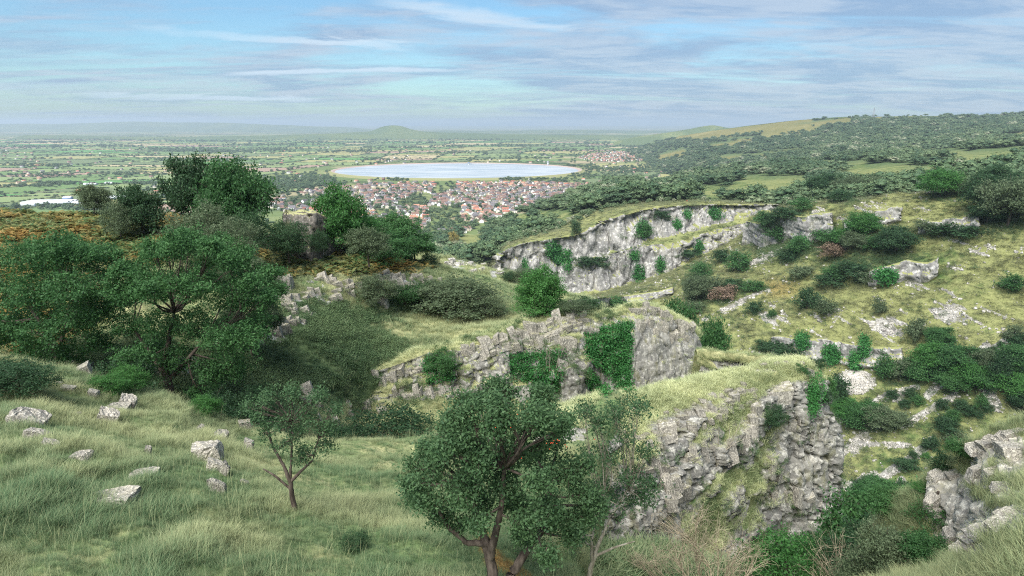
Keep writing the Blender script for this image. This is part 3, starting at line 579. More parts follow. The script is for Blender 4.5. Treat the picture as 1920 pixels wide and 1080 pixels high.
B = np.array([[P3(*c) for c in r] for r in bq]); B = np.concatenate([[B[0] + np.array([.5, 4.5, -9])], [B[0] + np.array([.2, 1.2, -.8])], B, [B[-1] + np.array([0, -2, -22])]])
B = edge_cols(B, (-3, 0, -3), (-.6, 3.5, -.5)); B = edge_cols(B, None, (-5, 8, -2))
GB, tu, tv = loft(B, 2.25, .36); T = np.repeat(tu[:, None], GB.shape[1], 1)
GB = GB + gnormals(GB) * ((N3(GB, .35, 1, 4, 101) - .5) * .9)[..., None]
qB = GB.reshape(-1, 3) @ ROTB
band = ss(fbm(qB * np.array([.13, .13, .95]) + 3.3, 3, 103).reshape(T.shape) + .16 * (fbm(qB * .5, 3, 104).reshape(T.shape) - .5), .43, .52)      # rock ribs along the bedding, turf ledges between
region = ss(T, 3.1, 3.5) * (1 - .55 * flankm(GB))
nose = ss(proj(GB)[0], 1440, 1500) * ss(T, 3.9, 4.4)
low = ss(T, 5.0, 5.8); face = np.clip(region * np.maximum(band, .75 * low * ss(N3(GB, .3, 12, 4, 128), .40, .55)), 0, 1); face = np.maximum(face, nose)
GB = GB + gnormals(GB) * np.array([1, 1, .2]) * (face * .45)[..., None]
GB, crk, bid = blocky(GB, T, face * (1 - .35 * nose), 110, (1.2, .9, .8), .85, ROTB, 1 - .85 * nose, .65 - .5 * nose)
qn = GB.reshape(-1, 3) @ ROTB; f1, f2, ci_ = worley(qn * np.array([1.0, 1.0, .2]) + fbm(qn * .6, 3, 119)[:, None] * .6, 118); GB = GB + gnormals(GB) * np.array([1, 1, .3]) * (((ci_ - .5) * .6 - .5 * (1 - ss(f2 - f1, 0, .12))).reshape(T.shape) * nose)[..., None]
nz = gnormals(GB)[..., 2]
cB = cols_of(GB, 0, 1.15 - .7 * ss(T, 3.8, 5) + (N3(GB, .5, 3, 4, 105) - .5) * 1.1)
XB, YB = proj(GB)
rkB = face * 1.15 - .35 * ss(nz, .72, .92) * (1 - nose)
rkB = np.maximum(rkB, nose * (1 - ss(nz, .72, .92)) * .95)
cB[..., 0] = np.clip(rkB + .35 * ss(N3(GB, (1.1, 1.1, 2.), 7, 4, 107), .56, .66), 0, 1)
cB[..., 0] = np.maximum(cB[..., 0], pixmask(GB, 1430, 695, 70, 12, .9) * .62 * ss(N3(GB, 1.0, 8, 4, 127), .35, .55))
cB[..., 3] = ss(N3(GB, .6, 9, 4, 108), .50, .66) * ss(T, 5, 6) * .8
meB = mesh_np("rock_crag", GB.reshape(-1, 3), grid_faces(*T.shape), [M['crag']], False, {'gm': cB.reshape(-1, 4)})
cragB = tag(obj("rock_crag", meB), "nearest grey limestone pinnacle with a pale grassy top and sheer nose", "crag"); TERR.append(("rock_crag", GB, cB))
# second pinnacle, with the ivy gully and the lichened end block
cq = [[(640,712,52.5),(700,696,54.5),(780,668,56),(850,652,57.5),(905,640,59),(980,614,60.5),(1060,598,62),(1095,596,62.6),(1112,594,63),(1165,588,63.4),(1187,578,63.8),(1215,578,64.2),(1240,590,64.8),(1268,606,65.3),(1296,615,66),(1310,634,67)],
 [(640,735,52),(700,716,54),(780,694,55),(850,684,56.4),(905,668,58),(980,648,59.4),(1058,640,60),(1090,640,60.6),(1108,636,61.6),(1165,632,62.0),(1188,624,61.8),(1216,626,62.3),(1244,632,63),(1270,640,63.8),(1298,646,64.8),(1314,656,66.4)],
 [(640,760,51.5),(700,738,53.4),(780,724,54.4),(850,716,55.7),(905,706,57.3),(980,690,58.8),(1052,685,59.2),(1086,686,59.6),(1110,684,60.9),(1162,682,61.3),(1189,676,61.0),(1218,676,61.6),(1246,674,62.3),(1272,674,63.3),(1300,676,64.4),(1315,684,66)],
 [(640,800,50),(700,775,52),(780,765,53),(850,768,54.6),(905,770,56.2),(980,770,57.8),(1050,770,58.4),(1085,770,58.9),(1115,770,60),(1160,765,60.5),(1190,760,60.3),(1220,752,61),(1248,748,61.8),(1274,742,62.9),(1301,735,64),(1314,730,65.6)],
 [(640,860,47),(700,850,48.5),(780,850,50),(850,860,52),(905,870,53.5),(980,880,55),(1050,880,56),(1085,880,57),(1115,880,59),(1160,870,60),(1190,860,58.8),(1220,850,59.8),(1248,850,60.8),(1274,845,62),(1301,840,63.2),(1312,840,65)]]
Cc = np.array([[P3(*c) for c in r] for r in cq]); Cc = np.concatenate([[Cc[0] + np.array([.3, 8, -6])], [Cc[0] + np.array([.1, 2.2, -.15])], Cc, [Cc[-1] + np.array([0, -3, -25])]])
Cc = edge_cols(Cc, (-2, 1, -2), (-.4, 3.5, -.5)); Cc = edge_cols(Cc, None, (-4, 8, -2))
GC, tu, tv = loft(Cc, 2.1, .34); T = np.repeat(tu[:, None], GC.shape[1], 1); XC, YC = proj(GC)
GC = GC + gnormals(GC) * ((N3(GC, .3, 1, 4, 131) - .5) * 1.0)[..., None]
rightb = ss(XC, 1150, 1190); lefty = 1 - ss(XC, 1030, 1080)
face = ss(T, 1.7, 2.4) * (1 - lefty * ss(T, 4.4, 5.0)) * np.maximum(1 - lefty, ss(N3(GC @ ROTB, (.15, .15, .5), 4, 4, 133), .22, .38))
GC, crk, bid = blocky(GC, T, face, 140, (1.5, 1.2, 1.25), .9 - .4 * rightb, ROTB, 1 - .75 * rightb, .6 - .45 * rightb)
nz = gnormals(GC)[..., 2]
cC = cols_of(GC, 0, .75 + (N3(GC, .4, 3, 4, 135) - .5) * 1.1); 
cC[..., 0] = np.clip(face * (1 - ss(nz, .52, .84)) * 1.2 + .3 * ss(N3(GC, 1.2, 7, 4, 137), .56, .68), 0, 1)
cC[..., 3] = np.clip(ss(N3(GC, .5, 9, 4, 138), .56, .70) * .7 * (1 - rightb), 0, 1)
meC = mesh_np("rock_crag", GC.reshape(-1, 3), grid_faces(*T.shape), [M['crag']], False, {'gm': cC.reshape(-1, 4)})
cragC = tag(obj("rock_crag", meC), "second limestone pinnacle with a lichened square end and an ivy filled gully", "crag"); TERR.append(("rock_crag", GC, cC))
# crag at the bottom right corner, close to the viewer
hq = [[(1735,930,21),(1752,892,21.5),(1790,884,21.2),(1822,872,20),(1826,846,19.6),(1850,832,19.2),(1885,818,18.8),(1930,805,18.4),(2080,780,18)],
 [(1737,950,20.4),(1754,915,20.8),(1792,905,20.4),(1822,905,19.3),(1832,892,18.6),(1858,866,18.2),(1890,862,17.6),(1930,865,17),(2080,850,16.4)],
 [(1742,985,20),(1760,962,20.2),(1795,950,19.4),(1825,945,18.2),(1846,930,17.2),(1875,915,16.4),(1900,905,15.8),(1940,900,15.2),(2080,895,14.6)],
 [(1745,1030,19.6),(1765,1010,19.7),(1795,1000,19.0),(1815,985,17.6),(1838,968,16.4),(1868,950,15.3),(1900,940,14.4),(1940,935,13.6),(2080,930,13)],
 [(1720,1062,18.4),(1755,1050,18.6),(1785,1044,17.6),(1800,1034,16.2),(1822,1012,15),(1858,985,13.8),(1900,962,12.9),(1945,950,12.2),(2080,945,11.6)],
 [(1690,1085,16.5),(1735,1078,16),(1775,1070,15),(1800,1058,13.8),(1830,1040,12.6),(1865,1020,11.7),(1905,1000,10.9),(1950,990,10.3),(2080,980,10)],
 [(1600,1200,11),(1680,1190,10.6),(1740,1180,10),(1790,1170,9.6),(1830,1160,9.2),(1870,1150,8.8),(1910,1140,8.4),(1960,1130,8),(2080,1120,7.6)]]
Hh = np.array([[P3(*c) for c in r] for r in hq]); Hh = np.concatenate([[Hh[0] + np.array([.8, 3.5, -7])], [Hh[0] + np.array([.3, .8, -.4])], Hh, [Hh[-1] + np.array([0, -1.2, -1.5])]])
Hh = edge_cols(Hh, (-.2, 1.5, -2), None); Hh = edge_cols(Hh, (0, 4, -9), None)
GH, tu, tv = loft(Hh, 2.4, .34); T = np.repeat(tu[:, None], GH.shape[1], 1); XH, YH = proj(GH)
rmH = np.maximum.reduce([pixmask(GH, x, y, rx, ry, .5) for x, y, rx, ry in [(1775,930,60,75),(1842,870,30,60),(1890,838,75,30),(1905,870,45,40),(1800,975,80,70),(1860,985,90,28),(1895,965,60,24),(1880,925,24,20),(1845,895,20,30),(1815,1030,60,30),(1740,1060,40,18),(1900,930,40,14)]])
GH, crk, bid = blocky(GH, T, rmH, 160, (.95, .8, .5), .42, ROTB)
cH = cols_of(GH, 0, .95 + (N3(GH, .9, 3, 4, 165) - .5) * .8); nz = gnormals(GH)[..., 2]; cH[..., 0] = np.clip(rmH * 1.1 - .4 * ss(nz, .8, .95), 0, 1)
cH[..., 3] = .5 * pixmask(GH, 1800, 1000, 60, 50) * ss(N3(GH, 1.1, 9, 4, 166), .5, .65)
meH = mesh_np("rock_crag", GH.reshape(-1, 3), grid_faces(*T.shape), [M['ledge']], False, {'gm': cH.reshape(-1, 4)})
cragH = tag(obj("rock_crag", meH), "pale rocky ledges with dry grass in the bottom right corner", "crag"); TERR.append(("rock_crag", GH, cH))
# dark ravine floor between the grassy slope and the crags, and the valley floor below everything
V_ = np.array([[P3(*c) for c in r] for r in [[(1050,1030,26),(1200,1040,27),(1350,1075,29),(1500,1095,31),(1650,1110,31),(1800,1160,28)],[(1050,1090,19),(1200,1110,20),(1350,1130,21),(1500,1140,22),(1650,1145,22),(1800,1180,19)],[(1040,1330,12),(1200,1340,13),(1350,1350,13.5),(1500,1350,14),(1650,1350,13),(1800,1340,12)]]])
V_ = np.concatenate([[V_[0] + np.array([0, 5, -8])], V_]); V_ = edge_cols(V_, (-3, 0, -2), (3, 0, -4)); GV, _, _ = loft(V_, 4)
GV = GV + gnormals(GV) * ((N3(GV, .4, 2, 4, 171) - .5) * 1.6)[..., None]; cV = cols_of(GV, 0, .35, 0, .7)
tag(terrain("ravine_bank", GV, M['turf'], cV), kind='structure')
# small cliffs set into the far side of the gorge and other outcrops, each its own rock face
def cliff(px0, py0, px1, py1, h, label, seed, Y0=None, out=1.5, wob=6, name="limestone_cliff", cell=(4, 4, 2.2), amp=1.6, mat='cliff'):
    cs = np.linspace(0, 1, 7); rs = []
    rj = random.Random(seed)
    pts = [(px0 + (px1 - px0) * c, py0 + (py1 - py0) * c + rj.uniform(-wob, wob)) for c in cs]
    pr = []
    for j, (x, y) in enumerate(pts):
        hit = cast(x, y + h * .8); Yb = Y0 or hit.y; hh = h * (1 if name == 'rock_tower' else .55 + .45 * math.sin(math.pi * (.12 + .76 * cs[j]))) * rj.uniform(.85, 1.15)
        pr.append((x, y, hh, Yb))
    g = [[P3(x, y - 1, Yb + h * Yb / F_PX * 1.0) - np.array([0, 0, 0]) for x, y, hh, Yb in pr],
         [P3(x, y, Yb - out * .1) for x, y, hh, Yb in pr], [P3(x, y + hh * .5, Yb - out * .5) for x, y, hh, Yb in pr], [P3(x, y + hh, Yb - out) for x, y, hh, Yb in pr], [P3(x, y + hh + 6, Yb - out * .4) + np.array([0, 1, -3]) for x, y, hh, Yb in pr]]
    g = np.array(g); g = edge_cols(g, (-1.5, 4, -2), (1.5, 4, -2)); G, tu, tv = loft(g, 1.8, .36); T = np.repeat(tu[:, None], G.shape[1], 1)
    fc = ss(T, .7, 1.1) * (1 - ss(T, 3.1, 3.6)); k = pr[3][3] / 60.
    G0_ = G; G, _, _ = blocky(G, T, fc, seed, cell, amp, ROTB)
    c = cols_of(G, 0, .8); c[..., 0] = np.clip(fc * 1.2 * (1 - .8 * ss(gnormals(G)[..., 2], .5, .8)), 0, 1); c[..., 3] = .5 * (1 - fc) * ss(T, 3, 4)
    o = obj(name, mesh_np(name, G.reshape(-1, 3), grid_faces(*T.shape), [M[mat]], False, {'gm': c.reshape(-1, 4)})); tag(o, label, "rock face"); TERR.append((name, G, c)); return o
def build_bvh():
    vs, fs, o = [], [], 0
    for nm, G, c in TERR:
        m, n = G.shape[:2]; vs.append(G.reshape(-1, 3)); fs.append(grid_faces(m, n) + o); o += m * n
    return BVHTree.FromPolygons(np.concatenate(vs).tolist(), np.concatenate(fs).tolist())
BVH = build_bvh()
def cast_full(px, py):
    h = BVH.ray_cast(Vector((0, 0, 0)), ray(px, py))
    if h[0] is None: return on_plain(px, py), Vector((0, 0, 1))
    n = h[1]; 
    if n.dot(h[0]) > 0: n = -n
    return h[0], n
def cast(px, py): return cast_full(px, py)[0]
def drop(x, y, z0=150):
    h = BVH.ray_cast(Vector((x, y, z0)), Vector((0, 0, -1))); return h[0] if h[0] is not None else Vector((x, y, ZP))
cliff(1460, 634, 1690, 652, 40, "white cliff band low on the far gorge side above the purple scree", 201, wob=5, out=4)
cliff(1645, 500, 1760, 484, 34, "short white rock face high on the right slope with an ivy patch", 202, out=4)
cliff(1400, 420, 1560, 395, 52, "broken grey bluff at the right end of the far cliffs", 203, out=5)
cliff(1595, 412, 1690, 385, 26, "grey rock step below the bright tree on the right crest", 204, out=4)
cliff(1740, 415, 1835, 402, 22, "tumbled pale outcrop near the right edge under the dark trees", 205, out=3)
cliff(1120, 562, 1260, 540, 14, "low pale rock step at the foot of the far cliff", 206, out=3, wob=2)
BVH = build_bvh()
cliff(534, 396, 588, 398, 92, "brown rock tower between the dark trees and the bright green ash", 207, Y0=71.5, out=2.0, wob=3, name="rock_tower", cell=(1.0, 1.0, 1.6), amp=.5, mat='towerrock')
import bmesh
# ------------------------------------------------------------------ rocks
def rock_mesh(name, seed, n, mat, box=(1, .8, .6), cut=6, ns=.07):
    """a block: intersection of jittered planes, sampled over a cube-sphere"""
    r_ = np.random.default_rng(seed); u = np.linspace(-1, 1, n + 1); V = []; Fa = []; off = 0
    for ax in range(3):
        for sg in (-1, 1):
            a, b = np.meshgrid(u, u, indexing='ij'); c = np.full_like(a, sg); p = [None] * 3; p[ax] = c; p[(ax + 1) % 3] = a; p[(ax + 2) % 3] = b
            V.append(np.stack(p, -1).reshape(-1, 3)); f = grid_faces(n + 1, n + 1); Fa.append((f if sg > 0 else f[:, ::-1]) + off); off += (n + 1) ** 2
    V = np.concatenate(V); Fa = np.concatenate(Fa); Dn = V / np.linalg.norm(V, axis=1, keepdims=True)
    pls = [(np.eye(3)[k] * s + r_.normal(0, .17, 3), box[k] * r_.uniform(.85, 1.1)) for k in range(3) for s in (-1, 1)] + [(r_.normal(0, 1, 3), r_.uniform(.72, .95) * np.mean(box)) for _ in range(cut)]
    rad = np.full(len(V), 9.)
    for nn, dd in pls:
        nn = nn / np.linalg.norm(nn); ca = Dn @ nn; rad = np.where(ca > .05, np.minimum(rad, dd / np.maximum(ca, .05)), rad)
    rad = np.minimum(rad, 1.7) * (1 + ns * (fbm(Dn * 3.2 + seed, 4, seed) - .5) * 2 + ns * .5 * (fbm(Dn * 9 + seed, 2, seed) - .5) * 2)
    P = Dn * rad[:, None]; key = np.round(P * 1e4).astype(np.int64); _, ix, inv = np.unique(key, axis=0, return_index=True, return_inverse=True)
    me = mesh_np(name, P[ix], inv.reshape(-1)[Fa], [mat], False)
    return me
def hull_mesh(name, seed, mat, box=(1, .8, .6), bev=.16, sub=0, ns=.05):
    """angular limestone block: hull of a skewed box with broken corners; large ones get a weathered surface"""
    r_ = np.random.default_rng(seed); pts = []
    sk = r_.normal(0, .14, (3, 3)) + np.eye(3)
    for i in (-1, 1):
        for j in (-1, 1):
            for k in (-1, 1):
                c = np.array([i, j, k]) * np.array(box) * r_.uniform(.78, 1.08, 3)
                for ax in range(3):
                    q = c.copy(); q[ax] *= 1 - bev * r_.uniform(.2, 1.8); pts.append(sk @ q)
    bm = bmesh.new(); vs_ = [bm.verts.new(p) for p in pts]; bmesh.ops.convex_hull(bm, input=vs_); loose = [v for v in bm.verts if not v.link_faces]; bmesh.ops.delete(bm, geom=loose, context='VERTS')
    bmesh.ops.dissolve_limit(bm, angle_limit=R(6), verts=bm.verts, edges=bm.edges)
    if sub:
        bmesh.ops.triangulate(bm, faces=bm.faces); bmesh.ops.subdivide_edges(bm, edges=bm.edges, cuts=sub, use_grid_fill=True)
        bm.normal_update(); P = np.array([v.co[:] for v in bm.verts]); f1, f2, ci = worley(P * 2.1 + seed, seed); f = (fbm(P * 2.6 + seed, 4, seed) - .5) * ns * 2.4 + (ci - .5) * ns * 1.2 - ns * (1 - ss(f2 - f1, 0, .1))
        for v, d_ in zip(bm.verts, f): v.co += v.normal * float(d_)
    bmesh.ops.triangulate(bm, faces=bm.faces); me = bpy.data.meshes.new(name); bm.to_mesh(me); bm.free(); me.materials.append(mat); return me
BLK = [hull_mesh("rock_block", 300 + k, M['rock'], (1, .8, .62 + .12 * (k % 3)), .12 + .05 * (k % 3)) for k in range(9)]
BLD = [hull_mesh("boulder", 330 + k, M['rockpale'], (1, .8, .6), .35, 5, .07) for k in range(7)]
BLKP = [hull_mesh("pale_block", 370 + k, M['rockpale'], (1, .85, .55), .25, 2, .06) for k in range(6)]
FARB = [hull_mesh("far_rock_block", 350 + k, M['rockfar'], (1, .8, .7), .2) for k in range(5)]
rr = random.Random(5)
def rock_at(px, py, wpx, hpx, name="rock", parent=None, label=None, group=None, protos=BLK, sink=.42, tilt=0.0, yaw=None, dpx=None):
    p, n = cast_full(px, py); f = p.y * CP - p.z * SP; s = f / F_PX
    w_, h_ = wpx * s / 2, hpx * s / 2; me = rr.choice(protos); dp = (dpx * s / 2) if dpx else (w_ + h_) * .5
    o = obj(name, me, None, (p.x, p.y + dp * .3, p.z + h_ * (1 - 2 * sink) * .8), (rr.uniform(-.1, .1), tilt + rr.uniform(-.06, .06), rr.uniform(-.2, .5) if yaw is None else yaw), (w_, dp, h_ * 1.5))
    if parent: o.parent = parent
    if label: tag(o, label, "boulder", group)
    return o
def rock_line(parent, pts, n, wpx, hpx, tilt=-.15, jit=4, protos=BLK):
    L = [math.dist(a, b) for a, b in zip(pts[:-1], pts[1:])]; tot = sum(L)
    for k in range(n):
        dd = (k + rr.uniform(.2, .8)) / n * tot; j = 0
        while dd > L[j] and j < len(L) - 1: dd -= L[j]; j += 1
        q = dd / L[j]; x = pts[j][0] + (pts[j + 1][0] - pts[j][0]) * q; y = pts[j][1] + (pts[j + 1][1] - pts[j][1]) * q
        rock_at(x, y + rr.uniform(-jit, jit), wpx * rr.uniform(.7, 1.35), hpx * rr.uniform(.7, 1.35), parent=parent, tilt=tilt, protos=protos)
# bedding rows of blocks on the two pinnacles
rock_line(cragC, [(905,645),(960,630),(1010,615),(1058,600),(1095,592)], 20, 17, 16, jit=3)
rock_line(cragC, [(1000,650),(1040,630),(1075,612),(1095,602)], 12, 15, 13, jit=5)
rock_line(cragC, [(840,668),(900,660),(960,648),(1030,635)], 18, 14, 16, jit=9)
rock_line(cragC, [(700,712),(740,705),(790,700),(850,700)], 13, 16, 18, jit=9)
rock_line(cragC, [(730,745),(790,735),(860,738)], 12, 16, 15, jit=8)
rock_line(cragC, [(1188,586),(1215,580),(1240,594),(1275,610),(1300,618)], 12, 14, 18, jit=3, tilt=.1)
rock_line(cragC, [(1195,612),(1235,625),(1290,635)], 10, 11, 16, jit=12, tilt=.1)
rock_at(1112, 622, 24, 18, parent=cragC); rock_at(1062, 652, 26, 34, parent=cragC, tilt=.05); rock_at(1052, 690, 22, 40, parent=cragC)
rock_line(cragB, [(1180,832),(1230,818),(1275,790),(1300,775)], 9, 14, 12)
rock_line(cragB, [(1245,775),(1300,757),(1365,735),(1420,728)], 9, 13, 11, jit=6)
rock_line(cragB, [(1310,785),(1345,768),(1385,745),(1420,735)], 9, 16, 19, tilt=-.15)
rock_line(cragB, [(1270,808),(1320,800),(1375,770),(1425,752)], 10, 15, 18, tilt=-.15, jit=7)
rock_line(cragB, [(1205,890),(1250,880),(1310,850),(1340,830)], 9, 18, 20, jit=9)
rock_line(cragB, [(1360,850),(1390,840),(1412,800),(1422,775)], 6, 20, 28, jit=7, tilt=-.1)
rock_line(cragB, [(1215,840),(1255,820)], 3, 20, 18); rock_at(1252, 818, 32, 26, parent=cragB)
rock_line(cragB, [(1400,695),(1430,684),(1450,682),(1480,682),(1505,684)], 8, 13, 7, jit=5)
rock_at(1462, 742, 44, 46, parent=cragB, tilt=.1, sink=.5); rock_at(1447, 880, 12, 36, parent=cragB); rock_at(1462, 890, 14, 28, parent=cragB)
rock_line(cragB, [(1230,905),(1280,925),(1250,960)], 6, 22, 26, jit=12)
rock_line(cragB, [(1515,705),(1530,720),(1525,750)], 3, 14, 18, jit=4)
rock_line(cragB, [(1440,930),(1500,940),(1545,920)], 5, 12, 22, jit=30); rock_line(cragB, [(1480,800),(1520,810),(1545,830)], 4, 11, 18, jit=18)
rock_line(cragH, [(1830,850),(1870,830),(1905,815)], 9, 28, 18, protos=BLKP); rock_line(cragH, [(1756,900),(1790,892)], 4, 24, 14, protos=BLKP); rock_at(1905, 852, 50, 36, parent=cragH, protos=BLKP); rock_at(1865, 890, 30, 22, parent=cragH, protos=BLKP); rock_at(1836, 890, 26, 36, parent=cragH, protos=BLKP); rock_at(1880, 918, 38, 14, parent=cragH, protos=BLKP)
rock_line(cragH, [(1790,1045),(1840,1010),(1900,965)], 9, 44, 16, jit=7, protos=BLKP); rock_at(1735, 1062, 46, 16, parent=cragH, protos=BLKP); rock_line(cragH, [(1745,930),(1760,985),(1790,1010)], 6, 22, 22, jit=8, protos=BLKP)
# outcrops on the bracken hillside: one thing each, its blocks parts
def outcrop(label, groups, protos=BLK):
    x = sum(g[0] for g in groups) / len(groups); y = max(g[1] for g in groups); p = cast(x, y); t_ = thing("rock_outcrop", label, "outcrop", p); inv = Matrix.Translation(-p)
    for gx_, gy_, rx, ry, n, wp, hp in groups:
        for _ in range(n):
            o = rock_at(gx_ + rr.uniform(-rx, rx), gy_ + rr.uniform(-ry, ry), wp * rr.uniform(.6, 1.4), hp * rr.uniform(.6, 1.4), parent=t_, protos=protos, tilt=-.2); o.matrix_parent_inverse = inv
outcrop("stepped grey outcrop beside the large left tree on the hillside", [(540,540,16,6,4,26,20),(540,562,18,8,5,22,18),(552,580,24,8,7,14,12),(570,592,24,14,9,11,10),(505,622,26,14,7,24,22),(530,610,24,10,5,16,14)])
outcrop("pale rocks breaking the turf at the middle of the hillside", [(600,527,26,5,7,16,10),(640,535,22,10,6,16,12),(600,556,30,8,8,14,12),(660,545,14,10,4,14,12)])
outcrop("slabby grey ribs below the bracken near the hill's right end", [(728,516,26,7,9,16,10),(752,536,20,7,8,14,10),(775,524,20,5,6,11,8),(812,530,20,8,7,11,8)])
outcrop("low grey rock at the left end of the grassy terrace", [(712,570,10,6,4,16,14)])
outcrop("small rocks in the dark gully beneath the hillside", [(580,750,20,10,5,20,20),(625,770,30,20,6,18,16),(690,770,30,14,5,16,14),(640,800,16,10,3,18,16),(480,800,20,12,5,20,16)])
outcrop("dark rocks under the large left tree at the edge of the slope", [(285,700,36,16,7,34,28),(340,690,20,10,4,26,20),(150,690,24,10,4,26,18)])
outcrop("knobbly rocks on the far green knoll", [(862,492,28,8,10,11,9),(895,502,16,8,6,10,8),(930,510,10,6,5,11,9),(1092,575,24,8,9,10,8)], FARB)
# boulders lying in the long grass, each on its own
for px, py, wp, hp, lb, yaw, tilt in [(200,952,92,36,"broad flat pale boulder in the grass at lower left",.1,-.15),(270,897,44,22,"small pale boulder with a yellow moss cushion beside it",.2,0),(150,860,36,20,"small white stone alone in the grass below the left boulder pair",.1,0),
    (48,802,56,46,"cracked grey boulder at the left edge, top of a leaning row",.3,.35),(68,822,42,30,"middle rock of the leaning row at the left edge",.2,.35),(92,840,38,22,"lowest rock of the leaning row at the left edge",.1,.35),
    (200,792,44,38,"wedge shaped pale boulder, lower left of a pair",.2,.4),(238,768,36,42,"upright rounded grey boulder near the fern tuft",.1,.2),(222,772,34,22,"low grey boulder squeezed between two taller ones",.2,.1),(174,743,22,18,"little upright stone among dry grass near the ridge",.1,0),
    (207,742,18,14,"little pale stone beside the green juniper spray",.1,0),(125,732,34,12,"flat pale slab on the ridge beside the dark bush",.1,0),(104,724,30,14,"grey slab next to the flat one on the ridge",.1,0),(388,862,62,48,"large tilted slab with deep cracks in the mid slope",.2,-.35),
    (413,830,20,34,"pointed stone standing behind the large tilted slab",.1,.2),(400,882,36,28,"dark block under the large tilted slab",.2,.2),(420,890,18,36,"thin leaning stone right of the tilted slab",.1,.5),(408,926,34,34,"rounded upright pale boulder below the tilted slab",.1,0),
    (460,911,16,18,"tiny pale stone right of the rounded boulder",.1,0),(465,840,22,24,"rock showing under the mossy hump",.1,0),(277,850,14,22,"thin brown stone upright in long grass",.1,.2),(140,780,18,10,"small stone half hidden in the grass near the juniper",.1,0),(372,812,12,26,"narrow leaning stone at the crest of the slope",.1,.4),(1008,828,22,9,"white stone on the grass saddle left of the round tree",.1,0)]:
    rock_at(px, py, wp * .86, hp * 1.0, "boulder", None, lb, None, BLD, .34, tilt, yaw)
# ------------------------------------------------------------------ trees and bushes
class Acc:
    def __init__(s): s.V = []; s.F = []; s.o = 0
    def tube(s, pts, rad, k=5):
        pts = np.asarray(pts, float); n = len(pts); d_ = np.gradient(pts, axis=0); d_ /= np.linalg.norm(d_, axis=1, keepdims=True) + 1e-9
        ref = np.where(np.abs(d_[:, 2:3]) > .9, np.array([[1., 0, 0]]), np.array([[0, 0, 1.]])); a = np.cross(d_, ref); a /= np.linalg.norm(a, axis=1, keepdims=True) + 1e-9; b = np.cross(d_, a)
        th = np.linspace(0, 2 * np.pi, k, endpoint=False); r = np.asarray(rad, float)[:, None, None]
        V = pts[:, None] + r * (np.cos(th)[None, :, None] * a[:, None] + np.sin(th)[None, :, None] * b[:, None])
        i = np.arange(k); F = np.concatenate([np.stack([j * k + i, j * k + (i + 1) % k, (j + 1) * k + (i + 1) % k, (j + 1) * k + i], -1) for j in range(n - 1)])
        s.V.append(V.reshape(-1, 3)); s.F.append(F + s.o); s.o += n * k
    def mesh(s, name, mat): return mesh_np(name, np.concatenate(s.V), np.concatenate(s.F), [mat], True)
def bez(p, q, bend, n=6, rs=None):
    p, q = np.asarray(p, float), np.asarray(q, float); m_ = (p + q) / 2 + bend; t_ = np.linspace(0, 1, n)[:, None]
    return (1 - t_)**2 * p + 2 * t_ * (1 - t_) * m_ + t_**2 * q
def leaves(C, N_, k, spread, leaf, r_, flat=.7, droop=.25):
    """k small leaf quads round each cluster centre C"""
    n = len(C); c = np.repeat(C, k, 0) + r_.normal(0, 1, (n * k, 3)) * spread * np.array([1, 1, flat])
    u = r_.normal(0, 1, (n * k, 3)); u[:, 2] -= droop; u /= np.linalg.norm(u, axis=1, keepdims=True)
    nn = np.repeat(N_, k, 0) * .8 + r_.normal(0, .75, (n * k, 3)) + np.array([0, 0, .55]); v = np.cross(nn, u); v /= np.linalg.norm(v, axis=1, keepdims=True) + 1e-9
    s = leaf * r_.uniform(.65, 1.35, (n * k, 1)); u = u * s; v = v * s * .55
    V = np.stack([c - u * .5, c + v * .5 - u * .05, c + u * .6, c - v * .5 - u * .05], 1).reshape(-1, 3)
    lv = np.clip(np.repeat(r_.uniform(0, 1, n), k) * .6 + r_.uniform(0, 1, n * k) * .4, 0, 1)
    return V, np.arange(n * k * 4).reshape(-1, 4), np.repeat(lv, 4)
def crown_blobs(seed, W, H, z0, n, flatten=.75, core=True):
    r_ = np.random.default_rng(seed); B_ = []
    if core: B_.append((0, 0, z0 + H * .5, W * .30, W * .30, H * .34))
    ga = 2.39996
    for k in range(n):
        f = (k + .5) / n; zz = 1 - 2 * f * .85; ph = k * ga + r_.uniform(-.4, .4); rr_ = math.sqrt(max(0, 1 - zz * zz)); e = r_.uniform(.62, .86)
        sz = r_.uniform(.13, .24) * W; B_.append((math.cos(ph) * rr_ * W * .5 * e, math.sin(ph) * rr_ * W * .5 * e, z0 + H * .5 + zz * H * .5 * e, sz, sz, sz * flatten))
    return B_
